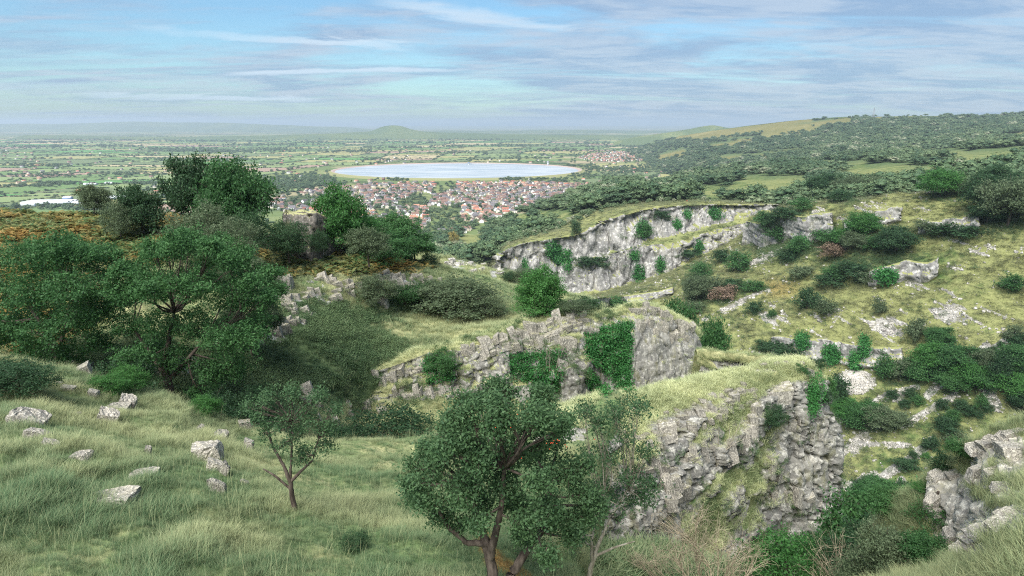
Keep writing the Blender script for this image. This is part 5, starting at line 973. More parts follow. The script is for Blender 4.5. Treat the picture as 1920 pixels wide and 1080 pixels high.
# bushes and trees across the gorge -------------------------------------------------
FAR = [('dark',1512,580,40,36,"solitary dark round bush in the middle of the opposite slope"),('dark',1414,588,26,22,"small dark bush left of the solitary round one"),('ash',1447,594,14,13,"tiny green bush below the small dark one"),('olive',1550,590,34,30,"grey hazy shrub right of the solitary round bush"),('olive',1648,590,20,30,"slim shrub standing on the open slope"),
 ('olive',1713,640,30,46,"pale feathery tree above the white cliff band"),('ash',1757,652,44,36,"dark green bush at the right end of the white band"),('ash',1900,545,38,30,"green bush low on the slope at the right edge"),('dark',1678,474,62,44,"large dark bush in the upper right slope"),('bright',1616,444,52,42,"bright green bush under the crest"),('bright',1590,456,40,26,"bright bush joined left of the one under the crest"),
 ('ash',1545,450,44,22,"green thicket along the ledge left of the bright bushes"),('ash',1572,456,40,24,"green thicket next to the bright bush"),('ash',1498,475,34,30,"round green bush below the grey bluff"),('ash',1460,452,36,26,"green bush in the cleft of the grey bluff"),('dark',1444,432,34,32,"dark bush above the bluff's pinnacle"),('ash',1384,508,40,34,"rounded green bush at the foot of the bluff"),('dark',1352,492,30,24,"green bush left of the rounded one"),
 ('ash',1315,520,30,26,"dark bush at the end of the far cliff's foot"),('olive',1305,566,46,44,"tall grey green shrub at the gorge bend"),('olive',1330,555,40,34,"pale shrub beside the tall grey one"),('olive',1300,585,34,22,"low grey shrub below the tall one"),('russet',1355,565,40,30,"reddish bare shrub at the gorge bend"),('dark',1372,545,36,22,"dark shrub among the reddish ones"),
 ('russet',1565,485,44,28,"reddish leafless shrub beneath the bright bushes"),('olive',1598,470,44,32,"grey green bush right of the reddish shrub"),('ash',1640,468,34,26,"green bush between the grey one and the large dark bush"),('olive',1500,520,40,22,"pale scrub on the ledge"),('dark',1480,490,36,22,"dark scrub near the scree chute"),
 ('ash',1560,520,36,20,"green bush on the lower ledge"),('dark',1600,520,60,26,"long dark scrub on the lower ledge"),('dark',1560,535,50,22,"dark scrub beneath the ledge bushes"),('olive',1625,528,40,22,"grey scrub left of the short white rock face"),('ash',1415,545,34,18,"green scrub above the small dark bush"),
 ('dark',1800,445,70,24,"dark low scrub under the tumbled outcrop"),('dark',1760,440,40,18,"dark low scrub left of the tumbled outcrop"),('olive',1735,432,30,18,"pale bush on the upper right slope"),('bright',1762,372,64,50,"bright green oak on the right crest"),('dark',1545,372,56,42,"dark oak on the crest above the bluff"),('olive',1590,372,50,36,"grey green tree on the crest"),('olive',1625,368,44,36,"grey tree in the crest row"),
 ('dark',1575,380,36,24,"dark bush under the crest trees"),('ash',1505,395,34,22,"green bush at the cliff corner"),('dark',1470,412,44,24,"dark thicket behind the bluff"),('ash',1430,420,30,22,"green bush at the cliff's right end"),('dark',1840,400,60,66,"dark tree mass at the right edge, left part"),('olive',1890,425,90,84,"large grey green tree at the right edge of the slope"),('dark',1860,365,60,50,"dark tree behind the right edge mass"),('dark',1910,385,60,54,"dark tree cut by the right edge"),('olive',1815,365,44,30,"grey tree in the crest row near the right"),('dark',1850,420,50,40,"dark bush under the right edge mass"),
 ('dark',1568,755,32,52,"tall dark bush left of the purple scree"),('ash',1555,740,20,30,"small bush at the pinnacle's shoulder"),('dark',1545,755,30,20,"low bush beside the tall dark one"),('bright',1590,790,50,34,"bright bush below the scree"),('ash',1625,800,54,42,"rounded green bush below the scree"),('olive',1650,808,56,42,"large pale green bush low in the gorge"),('ash',1605,805,40,28,"green bush among the group below the scree"),('olive',1680,800,40,26,"pale scrub at the end of the group below the scree"),
 ('ash',1660,712,36,44,"first green tree at the left of the band of trees"),('olive',1685,715,34,42,"thin tree second in the band"),('ash',1708,715,36,40,"green tree third in the band"),('bright',1748,700,62,50,"bright full tree in the middle of the band"),('ash',1725,720,40,40,"green tree below the bright full one"),('ash',1790,705,70,54,"big green tree in the band"),('bright',1812,730,56,50,"bright tree in front of the big one"),('olive',1840,700,46,44,"pale tree at the end of the left band"),('ash',1780,735,50,36,"low green tree under the band"),('ash',1840,735,44,40,"green tree below the pale one"),
 ('dark',1885,720,60,56,"dark full tree at the right edge band"),('ash',1905,700,60,50,"green tree above the right edge band"),('bright',1905,750,60,50,"bright tree at the lower right edge"),('ash',1870,700,36,36,"green tree left of the dark full one"),('dark',1915,770,44,36,"dark bush under the right edge trees"),('ash',1720,760,20,18,"small green bush on the scree"),('dark',1672,748,20,16,"tiny dark bush near the chute"),('dark',1705,745,22,16,"tiny dark bush right of it by the chute"),('dark',1695,765,18,16,"little dark bush between two chutes"),
 ('dark',1745,844,26,24,"round vivid bush low on the stony slope"),('bright',1735,862,14,12,"tiny bright bush under the round vivid one"),('dark',1712,860,14,13,"tiny dark bush beside the tiny bright one"),('dark',1766,885,34,36,"dark conical bush above the bottom right crag"),('olive',1790,840,34,26,"pale bush right of the round vivid one"),('ash',1800,860,44,34,"green bush right of the dark conical one"),('ash',1785,790,24,20,"green bush in the stony gully"),('dark',1770,800,30,20,"dark bush in the stony gully"),('dark',1765,770,20,22,"dark upright bush near the gully"),('dark',1800,770,24,20,"dark bush at the gully head"),('ash',1838,765,18,24,"slim green bush on bare soil"),('dark',1850,772,18,14,"tiny dark bush on bare soil"),('dark',1822,780,30,16,"low dark bush on bare soil"),('dark',1775,812,34,20,"low dark scrub in the stony gully"),
 ('ash',1640,935,50,36,"green bush in the gorge bottom"),('dark',1620,920,36,20,"dark scrub beside the gorge bottom bush"),('ash',1630,960,60,44,"large green bush in the gorge bottom"),('ash',1665,970,60,50,"leafy tree deep in the gorge"),('olive',1600,985,60,36,"pale scrub deep in the gorge"),('dark',1690,925,30,20,"dark scrub by the bare track"),('dark',1700,880,40,18,"long low scrub above the gorge bottom"),('dark',1860,660,12,10,"tiny bush on the upper path"),('dark',1875,650,12,10,"tiny bush beside the upper path"),('dark',1850,670,10,8,"tiny dark tuft on the upper path"),('olive',1898,640,30,30,"grey bush by the path at the right edge"),('dark',1905,650,26,24,"dark bush by the path at the right edge"),
 ('dark',1470,660,50,16,"dark scrub left of the white band"),('dark',1440,655,40,14,"low scrub at the left foot of the white band"),('dark',1530,690,30,16,"scrub at the foot of the white band"),('ash',1500,700,26,14,"green scrub just behind the nearer pinnacle's nose"),('dark',1110,498,58,16,"dark scrub filling the ledge between the far cliffs"),('ash',1205,445,30,24,"bush halfway up the far cliff"),('dark',1080,440,16,24,"dark shrub in the cliff notch"),('dark',1100,575,40,16,"dark scrub at the foot of the far cliff"),('ash',1150,575,44,16,"green scrub below the far cliff"),('dark',1290,480,40,12,"scrub along the cliff foot at right"),('dark',1240,410,30,14,"scrub on the upper cliff"),('ash',1075,400,16,14,"small thorn on the cliff top turf"),('olive',1010,430,30,16,"grey thorn at the left of the cliff top turf")]
for i, (kd, x, y, w_, h_, lb) in enumerate(FAR):
    big_ = w_ >= 44 and kd != 'russet'
    place(f"{kd}_hi{i % 2}" if big_ and h_ > 30 else f"{kd}_bush{i % 2}", x, y, w_ * 1.12, h_ * 1.05, lb)
place('yellow_bush0', 851, 449, 14, 16, "yellow autumn tree on the hillside above the village", name="tree", Y=610)
# ------------------------------------------------------------------ scattered cover (too many to count)
PROTO = bpy.data.collections.new("prototypes")              # never linked to the scene; only instanced
def proto_set(name, meshes):
    c = bpy.data.collections.new(name); PROTO.children.link(c)
    for k, me in enumerate(meshes):
        o = bpy.data.objects.new(f"{name}_{chr(97 + k)}", me); c.objects.link(o)
    return c
def scatter(name, coll, nvar, P, rot, scale, tint, seed=0):
    n = len(P); me = bpy.data.meshes.new(name); me.vertices.add(n); me.vertices.foreach_set('co', np.asarray(P, np.float32).ravel())
    r_ = np.random.default_rng(seed + n); sc_ = np.asarray(scale, np.float32)
    if sc_.ndim == 1: sc_ = np.repeat(sc_[:, None], 3, 1)
    me.attributes.new('rot', 'FLOAT_VECTOR', 'POINT').data.foreach_set('vector', np.asarray(rot, np.float32).ravel())
    me.attributes.new('scl', 'FLOAT_VECTOR', 'POINT').data.foreach_set('vector', np.ascontiguousarray(sc_).ravel())
    me.attributes.new('tint', 'FLOAT', 'POINT').data.foreach_set('value', np.asarray(tint, np.float32))
    me.attributes.new('pick', 'INT', 'POINT').data.foreach_set('value', r_.integers(0, nvar, n).astype(np.int32))
    ng = bpy.data.node_groups.new(name + "_scatter", 'GeometryNodeTree'); ng.interface.new_socket("Geometry", in_out='INPUT', socket_type='NodeSocketGeometry'); ng.interface.new_socket("Geometry", in_out='OUTPUT', socket_type='NodeSocketGeometry')
    g = NT(ng); gi = g('NodeGroupInput'); go = g('NodeGroupOutput')
    ci = g('GeometryNodeCollectionInfo', {'Collection': coll, 'Separate Children': True, 'Reset Children': True})
    def att(nm, ty): 
        nd = g('GeometryNodeInputNamedAttribute', data_type=ty); nd.inputs[0].default_value = nm; return nd.outputs[0]
    ip = g('GeometryNodeInstanceOnPoints', {'Points': gi.outputs[0], 'Instance': ci.outputs[0], 'Pick Instance': True, 'Instance Index': att('pick', 'INT'), 'Scale': att('scl', 'FLOAT_VECTOR')})
    e2r = g('FunctionNodeEulerToRotation', {0: att('rot', 'FLOAT_VECTOR')}); g.l.new(e2r.outputs[0], ip.inputs['Rotation']); g.l.new(ip.outputs[0], go.inputs[0])
    o = obj(name, me); md = o.modifiers.new("scatter", 'NODES'); md.node_group = ng; tag(o, kind='stuff'); return o
def sample(G, n, wfun, seed, win=(-120, 2040, -50, 1130)):
    """n points on a land patch, weighted by area and by a mask; only where the picture can see"""
    r_ = np.random.default_rng(seed); a = np.cross(G[1:, :-1] - G[:-1, :-1], G[:-1, 1:] - G[:-1, :-1]); ar = np.linalg.norm(a, axis=-1)
    X, Y = proj(G); vis = (X > win[0]) & (X < win[1]) & (Y > win[2]) & (Y < win[3]); wt = ar * (wfun * vis)[:-1, :-1]; wt = wt.ravel(); wt /= wt.sum()
    k = r_.choice(len(wt), n, p=wt); i, j = np.divmod(k, G.shape[1] - 1); u, v = r_.uniform(0, 1, (2, n, 1))
    p = (G[i, j] * (1 - u) + G[i + 1, j] * u) * (1 - v) + (G[i, j + 1] * (1 - u) + G[i + 1, j + 1] * u) * v
    return p, (i, j), r_
def rotz(n, r_, lean=.15): return np.stack([r_.normal(0, lean, n), r_.normal(0, lean, n), r_.uniform(0, 6.283, n)], -1)
def tuft(name, seed, nb, rad, h, wd, bend, mat):
    r_ = np.random.default_rng(seed); V = []; Fq = []; lv = []
    for k in range(nb):
        b = r_.normal(0, rad, 2); dr = b / (np.linalg.norm(b) + 1e-6) * .6 + r_.normal(0, .5, 2) + np.array([.35, -.1]); hh = h * r_.uniform(.5, 1.15); sd = np.array([-dr[1], dr[0]]) / (np.linalg.norm(dr) + 1e-6) * wd * .5
        for t_, ww in ((0, 1), (.45, .85), (.8, .55), (1.0, .08)):
            c = b + dr * bend * hh * t_ ** 1.8; z = hh * t_ * (1 - .22 * t_ * bend * 2); V += [(c[0] - sd[0] * ww, c[1] - sd[1] * ww, z), (c[0] + sd[0] * ww, c[1] + sd[1] * ww, z)]; lv += [0, 0]
        o = k * 8; Fq += [[o, o + 1, o + 3, o + 2], [o + 2, o + 3, o + 5, o + 4], [o + 4, o + 5, o + 7, o + 6]]; q = r_.uniform(0, 1); lv[-8:] = [q] * 8
    return mesh_np(name, np.array(V), np.array(Fq), [mat], False, {'lv': np.array(lv)})
stalk = proto_set("grass_stalk", [tuft("grass_stalk", 410 + k, 7, .25, .75, .007, .35, M['grass']) for k in range(4)])
fine = proto_set("grass_tuft", [tuft("grass_tuft", 400 + k, 46, .15, .42 + .05 * (k % 3), .009, .55 + .12 * (k % 3), M['grass']) for k in range(6)])
smid = proto_set("slope_clump", [tuft("slope_clump", 420 + k, 40, .22, .36 + .05 * (k % 3), .022, .75 + .12 * (k % 3), M['slopegrass']) for k in range(5)])
spin = proto_set("turf_clump", [tuft("turf_clump", 420 + k, 40, .22, .36 + .05 * (k % 3), .022, .75 + .12 * (k % 3), M['spinegrass']) for k in range(5)])
mid = proto_set("grass_clump", [tuft("grass_clump", 420 + k, 40, .22, .36 + .05 * (k % 3), .022, .75 + .12 * (k % 3), M['grass']) for k in range(5)])
def dryness(p, sc, s): return np.clip(fbm(p * sc, 4, s) * 2.4 - .72 + (fbm(p * sc * 5, 3, s + 5) - .5) * .9, 0, 1)
XA, YA = proj(GA)
wA = (1 - .85 * pth) * np.clip(14 / np.maximum(GA[..., 1], 4), .3, 1.6)
p, ij, r_ = sample(GA, 46000, wA, 1); tus = fbm(p * np.array([.75, .75, 0]), 3, 34); dr = np.clip((fbm(p * .33, 4, 21) - .5) * 3.2 + (tus - .5) * 1.6 + .16 + .4 * ss(proj(p)[1], 870, 800) - .12 * ss(proj(p)[0], 480, 640) + r_.normal(0, .10, len(p)), 0, 1)
scatter("long_grass", fine, 6, p, rotz(len(p), r_, .12), r_.uniform(.32, .64, len(p)) * (.5 + .95 * ss(tus, .3, .7)) * (1 - .3 * ss(proj(p)[0], 520, 700)), dr)
p2_, ij2, r2 = sample(GA, 5000, wA, 18); scatter("grass_stalks", stalk, 4, p2_, rotz(len(p2_), r2, .12), r2.uniform(.4, .85, len(p2_)), r2.uniform(.7, 1, len(p2_)))
wD = (1 - np.clip(cD[..., 0], 0, 1)) * (1 - .75 * brackD) * (1 - .5 * cD[..., 3])
p, ij, r_ = sample(GD, 26000, wD, 2); dr = np.clip(dryness(p, .17, 22) * .7 + .15 + .4 * (terr[ij]) - .3 * cD[..., 3][ij], 0, 1)
scatter("hillside_grass", mid, 5, p, rotz(len(p), r_, .15), r_.uniform(.6, 1.3, len(p)), dr)
p, ij, r_ = sample(GK, 3500, 1 - np.clip(cK[..., 0], 0, 1), 3); scatter("knoll_grass", mid, 5, p, rotz(len(p), r_), r_.uniform(1.0, 1.8, len(p)), np.clip(dryness(p, .12, 23) + .1, 0, 1))
nzB = gnormals(GB)[..., 2]; wB = (1 - np.clip(cB[..., 0] * 1.3, 0, 1)) * (.25 + ss(nzB, .0, .5))
p, ij, r_ = sample(GB, 26000, wB, 4); dr = np.clip(dryness(p, .5, 105) * .5 + .6 * ss(nzB[ij], .55, .85) - .1, 0, 1); scatter("pinnacle_turf", spin, 5, p, rotz(len(p), r_, .3), r_.uniform(.35, .8, len(p)), dr)
nzC = gnormals(GC)[..., 2]; wC = (1 - np.clip(cC[..., 0] * 1.3, 0, 1)) * (.25 + ss(nzC, .0, .5))
p, ij, r_ = sample(GC, 9000, wC, 5); scatter("pinnacle_turf", spin, 5, p, rotz(len(p), r_, .3), r_.uniform(.5, 1.0, len(p)), np.clip(dryness(p, .4, 135) * .7 + .3 * ss(nzC[ij], .4, .8), 0, 1))
p, ij, r_ = sample(GH, 7000, 1 - np.clip(cH[..., 0] * 1.2, 0, 1), 6); scatter("ledge_grass", fine, 6, p, rotz(len(p), r_, .25), r_.uniform(.4, .9, len(p)), np.clip(dryness(p, .7, 165) * .5 + .45, 0, 1))
p, ij, r_ = sample(GV, 5000, np.ones(GV.shape[:2]), 7); scatter("ravine_grass", mid, 5, p, rotz(len(p), r_, .2), r_.uniform(.8, 1.6, len(p)), np.clip(dryness(p, .4, 171) * .35, 0, 1))
# bracken
def frond(name, seed, nf, L):
    r_ = np.random.default_rng(seed); V = []; Fq = []; lv = []
    for k in range(nf):
        a = r_.uniform(0, 6.283); d_ = np.array([math.cos(a), math.sin(a)]); sd = np.array([-d_[1], d_[0]]); q = r_.uniform(0, 1)
        for j in range(8):
            t0 = .25 + j / 8 * .75; c = d_ * L * t0 * .8; z = L * (1.0 * t0 - .75 * t0 * t0); wl = L * .30 * (1.08 - t0); 
            for s_ in (-1, 1):
                o = len(V); e = c + sd * s_ * wl + d_ * .05 * L; V += [(c[0] - d_[0] * .045 * L, c[1] - d_[1] * .045 * L, z), (e[0], e[1], z - .05 * L), (c[0] + d_[0] * .05 * L, c[1] + d_[1] * .05 * L, z + .02 * L)]; Fq.append([o, o + 1, o + 2]); lv += [q] * 3
    return mesh_np(name, np.array(V), np.array(Fq), [M['brack']], False, {'lv': np.array(lv)})
fern = proto_set("bracken_clump", [frond("bracken_clump", 440 + k, 9, .8) for k in range(4)])
p, ij, r_ = sample(GD, 9000, brm * (.25 + .75 * ss(brN, .38, .55)) * (1 - np.clip(cD[..., 3], 0, .8)), 8)
rust = np.clip((fbm(p * .28, 3, 61) - .5) * 3.0 + .28, 0, 1); scatter("bracken", fern, 4, p, rotz(len(p), r_, .2), r_.uniform(.7, 1.5, len(p)), rust)
# low scrub: leafy cushions in the dark hollow, the ravine and on the gorge side
def cushion(name, seed, mat, n=130, leaf=.10):
    r_ = np.random.default_rng(seed); d_ = r_.normal(0, 1, (n // 6, 3)); d_[:, 2] = np.abs(d_[:, 2]); d_ /= np.linalg.norm(d_, axis=1, keepdims=True); C = d_ * np.array([.5, .5, .42]) * r_.uniform(.5, 1.1, (len(d_), 1))
    V, Fq, lv = leaves(C, d_, 6, leaf * 1.2, leaf, r_); return mesh_np(name, V, Fq, [mat], False, {'lv': lv})
M['scrub'] = mat_leaf("scrub_leaves", (.035, .08, .03), (.14, .20, .085), .2, True)
scrub = proto_set("scrub_cushion", [cushion("scrub_cushion", 460 + k, M['scrub'], 260, .085) for k in range(4)])
p, ij, r_ = sample(GD, 4600, np.clip(cD[..., 3], 0, 1) ** 1.5 * (1 - terr) * (.15 + ss(N3(GD, .35, 4, 4, 70), .42, .55)), 9); scatter("bramble_scrub", scrub, 4, p, rotz(len(p), r_, .2), r_.uniform(.35, 1.25, len(p)), np.clip(fbm(p * .3, 3, 71) * 2 - .5 + r_.normal(0, .2, len(p)), 0, 1))
p, ij, r_ = sample(GV, 2600, np.ones(GV.shape[:2]), 10); scatter("ravine_scrub", scrub, 4, p, rotz(len(p), r_, .2), r_.uniform(.5, 1.3, len(p)), fbm(p * .5, 3, 72))
p, ij, r_ = sample(GB, 900, np.clip(cB[..., 3], 0, 1), 11); scatter("crag_scrub", scrub, 4, p, rotz(len(p), r_, .4), r_.uniform(.25, .7, len(p)), fbm(p * .8, 3, 73))
p, ij, r_ = sample(GC, 900, np.clip(cC[..., 3], 0, 1), 12); scatter("crag_scrub", scrub, 4, p, rotz(len(p), r_, .4), r_.uniform(.4, 1.0, len(p)), fbm(p * .6, 3, 74))
p, ij, r_ = sample(GE, 5200, np.clip(cE[..., 3] * .9 + .02 * ss(N3(GE, .05, 5, 4, 75), .45, .6), 0, 1), 13); scatter("slope_scrub", scrub, 4, p, rotz(len(p), r_, .25), r_.uniform(.8, 2.8, len(p)), fbm(p * .1, 3, 76))
p, ij, r_ = sample(G1, 3000, np.clip(c1[..., 3] + .018 * (c1[..., 0] > .5), 0, 1), 14); scatter("cliff_scrub", scrub, 4, p, rotz(len(p), r_, .3), r_.uniform(.9, 2.2, len(p)), fbm(p * .1, 3, 78))
p, ij, r_ = sample(GE, 26000, (1 - np.clip(cE[..., 0], 0, .9)), 17); scatter("slope_grass", smid, 5, p, rotz(len(p), r_, .2), np.stack([r_.uniform(2.2, 5, len(p))] * 2 + [r_.uniform(.9, 2.0, len(p))], -1), np.clip(cE[..., 1][ij] * .9 + r_.normal(-.1, .15, len(p)), 0, 1))
bp = []; br = np.random.default_rng(51)
for kd, x, y, w_, h_, lb in FAR:
    for _ in range(int(3 + w_ * .22)):
        q = cast(x + br.normal(0, .55) * w_, y + br.normal(.02, .12) * h_ + 1)
        if 60 < q.y < 520: bp.append(q[:])
bp = np.array(bp); scatter("thicket_edge_scrub", scrub, 4, bp, rotz(len(bp), br, .2), br.uniform(1.0, 3.2, len(bp)) * np.clip(bp[:, 1] / 260, .6, 1.6), np.clip(br.normal(.45, .3, len(bp)), 0, 1))
# loose stone on the gorge side
stones = proto_set("scree_stone", [rock_mesh("scree_stone", 480 + k, 2, M['rockfar'], (1, .8, .55), 3, .03) for k in range(4)])
p, ij, r_ = sample(GE, 9000, np.clip(cE[..., 0] ** 1.2 + .03 * ss(N3(GE, .07, 4, 4, 79), .45, .62), 0, 1), 15); scatter("scree", stones, 4, p, rotz(len(p), r_, .3), np.minimum(r_.lognormal(-1.2, .5, len(p)), .9), r_.uniform(0, 1, len(p)))
p, ij, r_ = sample(GE, 1800, scree, 16); scatter("purple_scree", stones, 4, p, rotz(len(p), r_, .3), r_.uniform(.3, .7, len(p)), r_.uniform(0, 1, len(p)))
# ------------------------------------------------------------------ woods
def wood_crown(name, seed, mat, n=170, leaf=.17):
    r_ = np.random.default_rng(seed); bl = np.array(crown_blobs(seed, 1.0, .8, .15, 7)); C = []; Nn = []
    for _ in range(n // 5):
        b = bl[r_.integers(0, len(bl))]; d_ = r_.normal(0, 1, 3); d_ /= np.linalg.norm(d_); C.append(b[:3] + d_ * b[3:6] * r_.uniform(.6, 1.05)); Nn.append(d_)
    V, Fq, lv = leaves(np.array(C), np.array(Nn), 5, leaf * .9, leaf, r_)
    V2 = []; F2 = []
    for b in bl:       # dense inner boughs
        o = len(V2) * 1; oc = np.array([[1,0,0],[-1,0,0],[0,1,0],[0,-1,0],[0,0,1],[0,0,-1]]) * b[3:6] * 1.0 + b[:3]; F2.append(np.array([[0,2,4],[2,1,4],[1,3,4],[3,0,4],[2,0,5],[1,2,5],[3,1,5],[0,3,5]]) + len(V2)); V2 += list(oc)
    return mesh_np(name, np.concatenate([V, np.array(V2)]), [Fq, np.concatenate(F2) + len(V)], [mat], False, {'lv': np.concatenate([lv, np.full(len(V2), .1)])})
wk = [wood_crown("wood_tree", 500 + k, M['farwood'], 760, .075) for k in range(4)]; woods = proto_set("wood_tree", wk)
tk = Acc(); tk.tube([(0, 0, -.15), (0, 0, .3), (.01, 0, .5)], [.03, .025, .015], 5); TRUNK = tk.mesh("wood_trunk", M['bark']); wk1 = [wood_crown("woodland_tree", 500 + k, M['farwood1'], 620, .08) for k in range(4)]
def wood_place(u, y):
    d_ = "front row, " if y < 560 else ("second rank, " if y < 720 else "deep inside, ")
    return d_ + ("left of the far cliffs where the gorge opens" if u < 960 else "just behind the left rise of the far cliffs" if u < 1130 else "behind the middle of the far cliff top" if u < 1280 else "behind the walkers on the far cliff top" if u < 1420 else "behind the dark oak on the crest" if u < 1560 else "behind the grey crest trees" if u < 1700 else "behind the bright oak on the crest" if u < 1820 else "behind the dark trees at the right edge")
def wood(G, n, wfun, seed, size, name, objs=0, label=None, group=None, win=(-60, 1990, 150, 560)):
    p, ij, r_ = sample(G, n, wfun, seed, win); s = r_.uniform(*size, len(p)) * (1 + .5 * (fbm(p * .02, 2, seed) - .5)); hf = r_.uniform(.5, .95, len(p))
    order = np.argsort(-(s / p[:, 1])); k = objs
    for q in order[:k]:
        u_, v_ = proj(p[q]); lab = f"broadleaf tree in the wood {wood_place(u_, p[q][1])}"; t_ = thing("woodland_tree", lab, "tree", p[q], (0, 0, r_.uniform(0, 6.28)), lab.replace("broadleaf tree", "broadleaf trees"), (s[q] * 1.25, s[q] * 1.25, s[q] * hf[q])); obj("trunk", TRUNK, t_); obj("crown", wk1[q % 4], t_)
    rs = order[k:]
    if len(rs): scatter(name, woods, 4, p[rs], rotz(len(rs), r_, .03), np.stack([s[rs] * 1.3, s[rs] * 1.3, s[rs] * hf[rs]], -1), np.clip(fbm(p[rs] * .015, 3, seed + 1) * 1.6 - .4 + r_.normal(0, .3, len(rs)), 0, 1))
wF = np.clip(cF[..., 3] * 1.1 - .03, 0, 1) * (1 - .93 * openF) * np.clip(600 / np.maximum(GF[..., 1], 200), .4, 1.5) ** 1.4
ep = np.concatenate([G1[t_i][None] for t_i in np.argsort(np.abs(np.array(T1r) - .02))[:3]]).reshape(-1, 3); r_ = np.random.default_rng(41); ek = ep[r_.integers(0, len(ep), 260)] + r_.normal(0, 1, (260, 3)) * np.array([1.5, 5, 0])
scatter("cliff_top_scrub", woods, 4, ek, rotz(260, r_, .05), np.stack([r_.uniform(2.5, 6, 260)] * 2 + [r_.uniform(2, 5, 260)], -1), np.clip(r_.normal(.6, .25, 260), 0, 1))
p, ij, r_ = sample(G1, 5000, (1 - np.clip(c1[..., 0] * 2, 0, 1)), 19); scatter("cliff_turf", smid, 5, p, rotz(len(p), r_, .2), np.stack([r_.uniform(3, 7, len(p))] * 2 + [r_.uniform(1.2, 2.6, len(p))], -1), np.clip(fbm(p * .03, 3, 43) * 1.6 - .2, 0, 1))
wood(GF, 4300, wF, 21, (6.5, 18), "plateau_wood", 230, "broadleaf tree in the green wood on the plateau beyond the far cliffs", "woodland trees beyond the far cliffs")
wG = cG[..., 3] * np.clip(2000 / np.maximum(GG[..., 1], 1000), .3, 1.6) ** 2 * (1 - .9 * opG)
wood(GG, 10000, wG, 22, (8, 22), "ridge_wood")
# left end of the far wood, dropping to the gorge mouth
# ------------------------------------------------------------------ hedges and trees on the levels
hr = np.random.default_rng(31); HP = []; HS = []; TPt = []; TS = []
def seg(a, b, dens, y):
    L = math.dist(a, b); n = int(L / dens)
    for k in range(n):
        u = hr.uniform(); x_, y_ = a[0] + (b[0] - a[0]) * u + hr.normal(0, 1.5), a[1] + (b[1] - a[1]) * u + hr.normal(0, 1.5)
        if hr.uniform() < .09: TPt.append((x_, y_)); TS.append(hr.uniform(7, 15))
        else: HP.append((x_, y_)); HS.append((dens * hr.uniform(.8, 1.5), hr.uniform(2.2, 5)))
for q, cym in HEDGE:
    if hr.uniform() < .04: continue
    dn = 9 if cym < 3500 else (16 if cym < 6500 else 30)
    for a, b in ((q[0], q[1]), (q[1], q[2]), (q[2], q[3]), (q[3], q[4])): seg(a, b, dn, cym)
def copse(px, py, wpx, hpx, n, sz=(8, 15)):
    for _ in range(n):
        x, y = px + hr.normal(0, .42) * wpx, py + hr.normal(0, .42) * hpx; p = on_plain(x, max(y, 251))
        if ((p.x - rc.x) / (ra * 1.03)) ** 2 + ((p.y - rc.y) / (rb * 1.05)) ** 2 > 1: TPt.append((p.x, p.y)); TS.append(hr.uniform(*sz) * (1 if p.y < 4500 else 1.6))
for c in [(580,335,60,10,150),(555,350,60,12,130),(620,345,40,8,70),(640,322,30,4,40),(520,340,40,14,90),(905,336,30,2.5,40),(960,337,50,3,40),(1000,338,40,2,24),(1130,318,60,8,90),(1180,322,60,8,90),(1060,340,40,5,40),(1100,330,40,6,50),(990,297,60,3,50),(900,300,40,2,24),(700,300,60,3,40),(330,282,80,5,110),(420,285,90,4,110),(520,282,60,4,60),(40,310,50,3,36),(100,312,60,3,50),(240,328,70,4,60),(60,350,60,3,40),(20,392,60,5,30),(110,390,60,5,36),(170,392,50,5,30),(70,277,90,3,60),(180,275,100,3,60),(600,268,80,3,60),(680,262,70,3,60),(780,268,120,3,70),(860,275,60,3,40),(1030,283,80,3,60),(1120,270,80,3,60),(1190,300,60,6,60),(1220,315,50,8,70),(300,372,40,4,24),(310,300,60,3,40),(110,345,60,3,40),(270,345,60,3,40),(1290,300,60,6,50),(150,262,160,2,120),(400,265,160,2,120),(620,256,160,2,120),(900,262,160,2,120),(1100,258,140,2,120),(1180,276,90,3,70),(300,258,200,1.5,140),(60,268,120,2,90),(520,272,120,2,80),(760,278,90,2,60),(980,274,120,2,80),(1240,270,60,5,70),(1260,285,50,6,70),(200,292,90,2,50),(440,300,60,2,40),(90,330,90,2,44),(660,285,80,2,50),(840,288,90,2,50),(740,338,50,1.6,24),(1080,312,40,3,40)]: copse(*c)
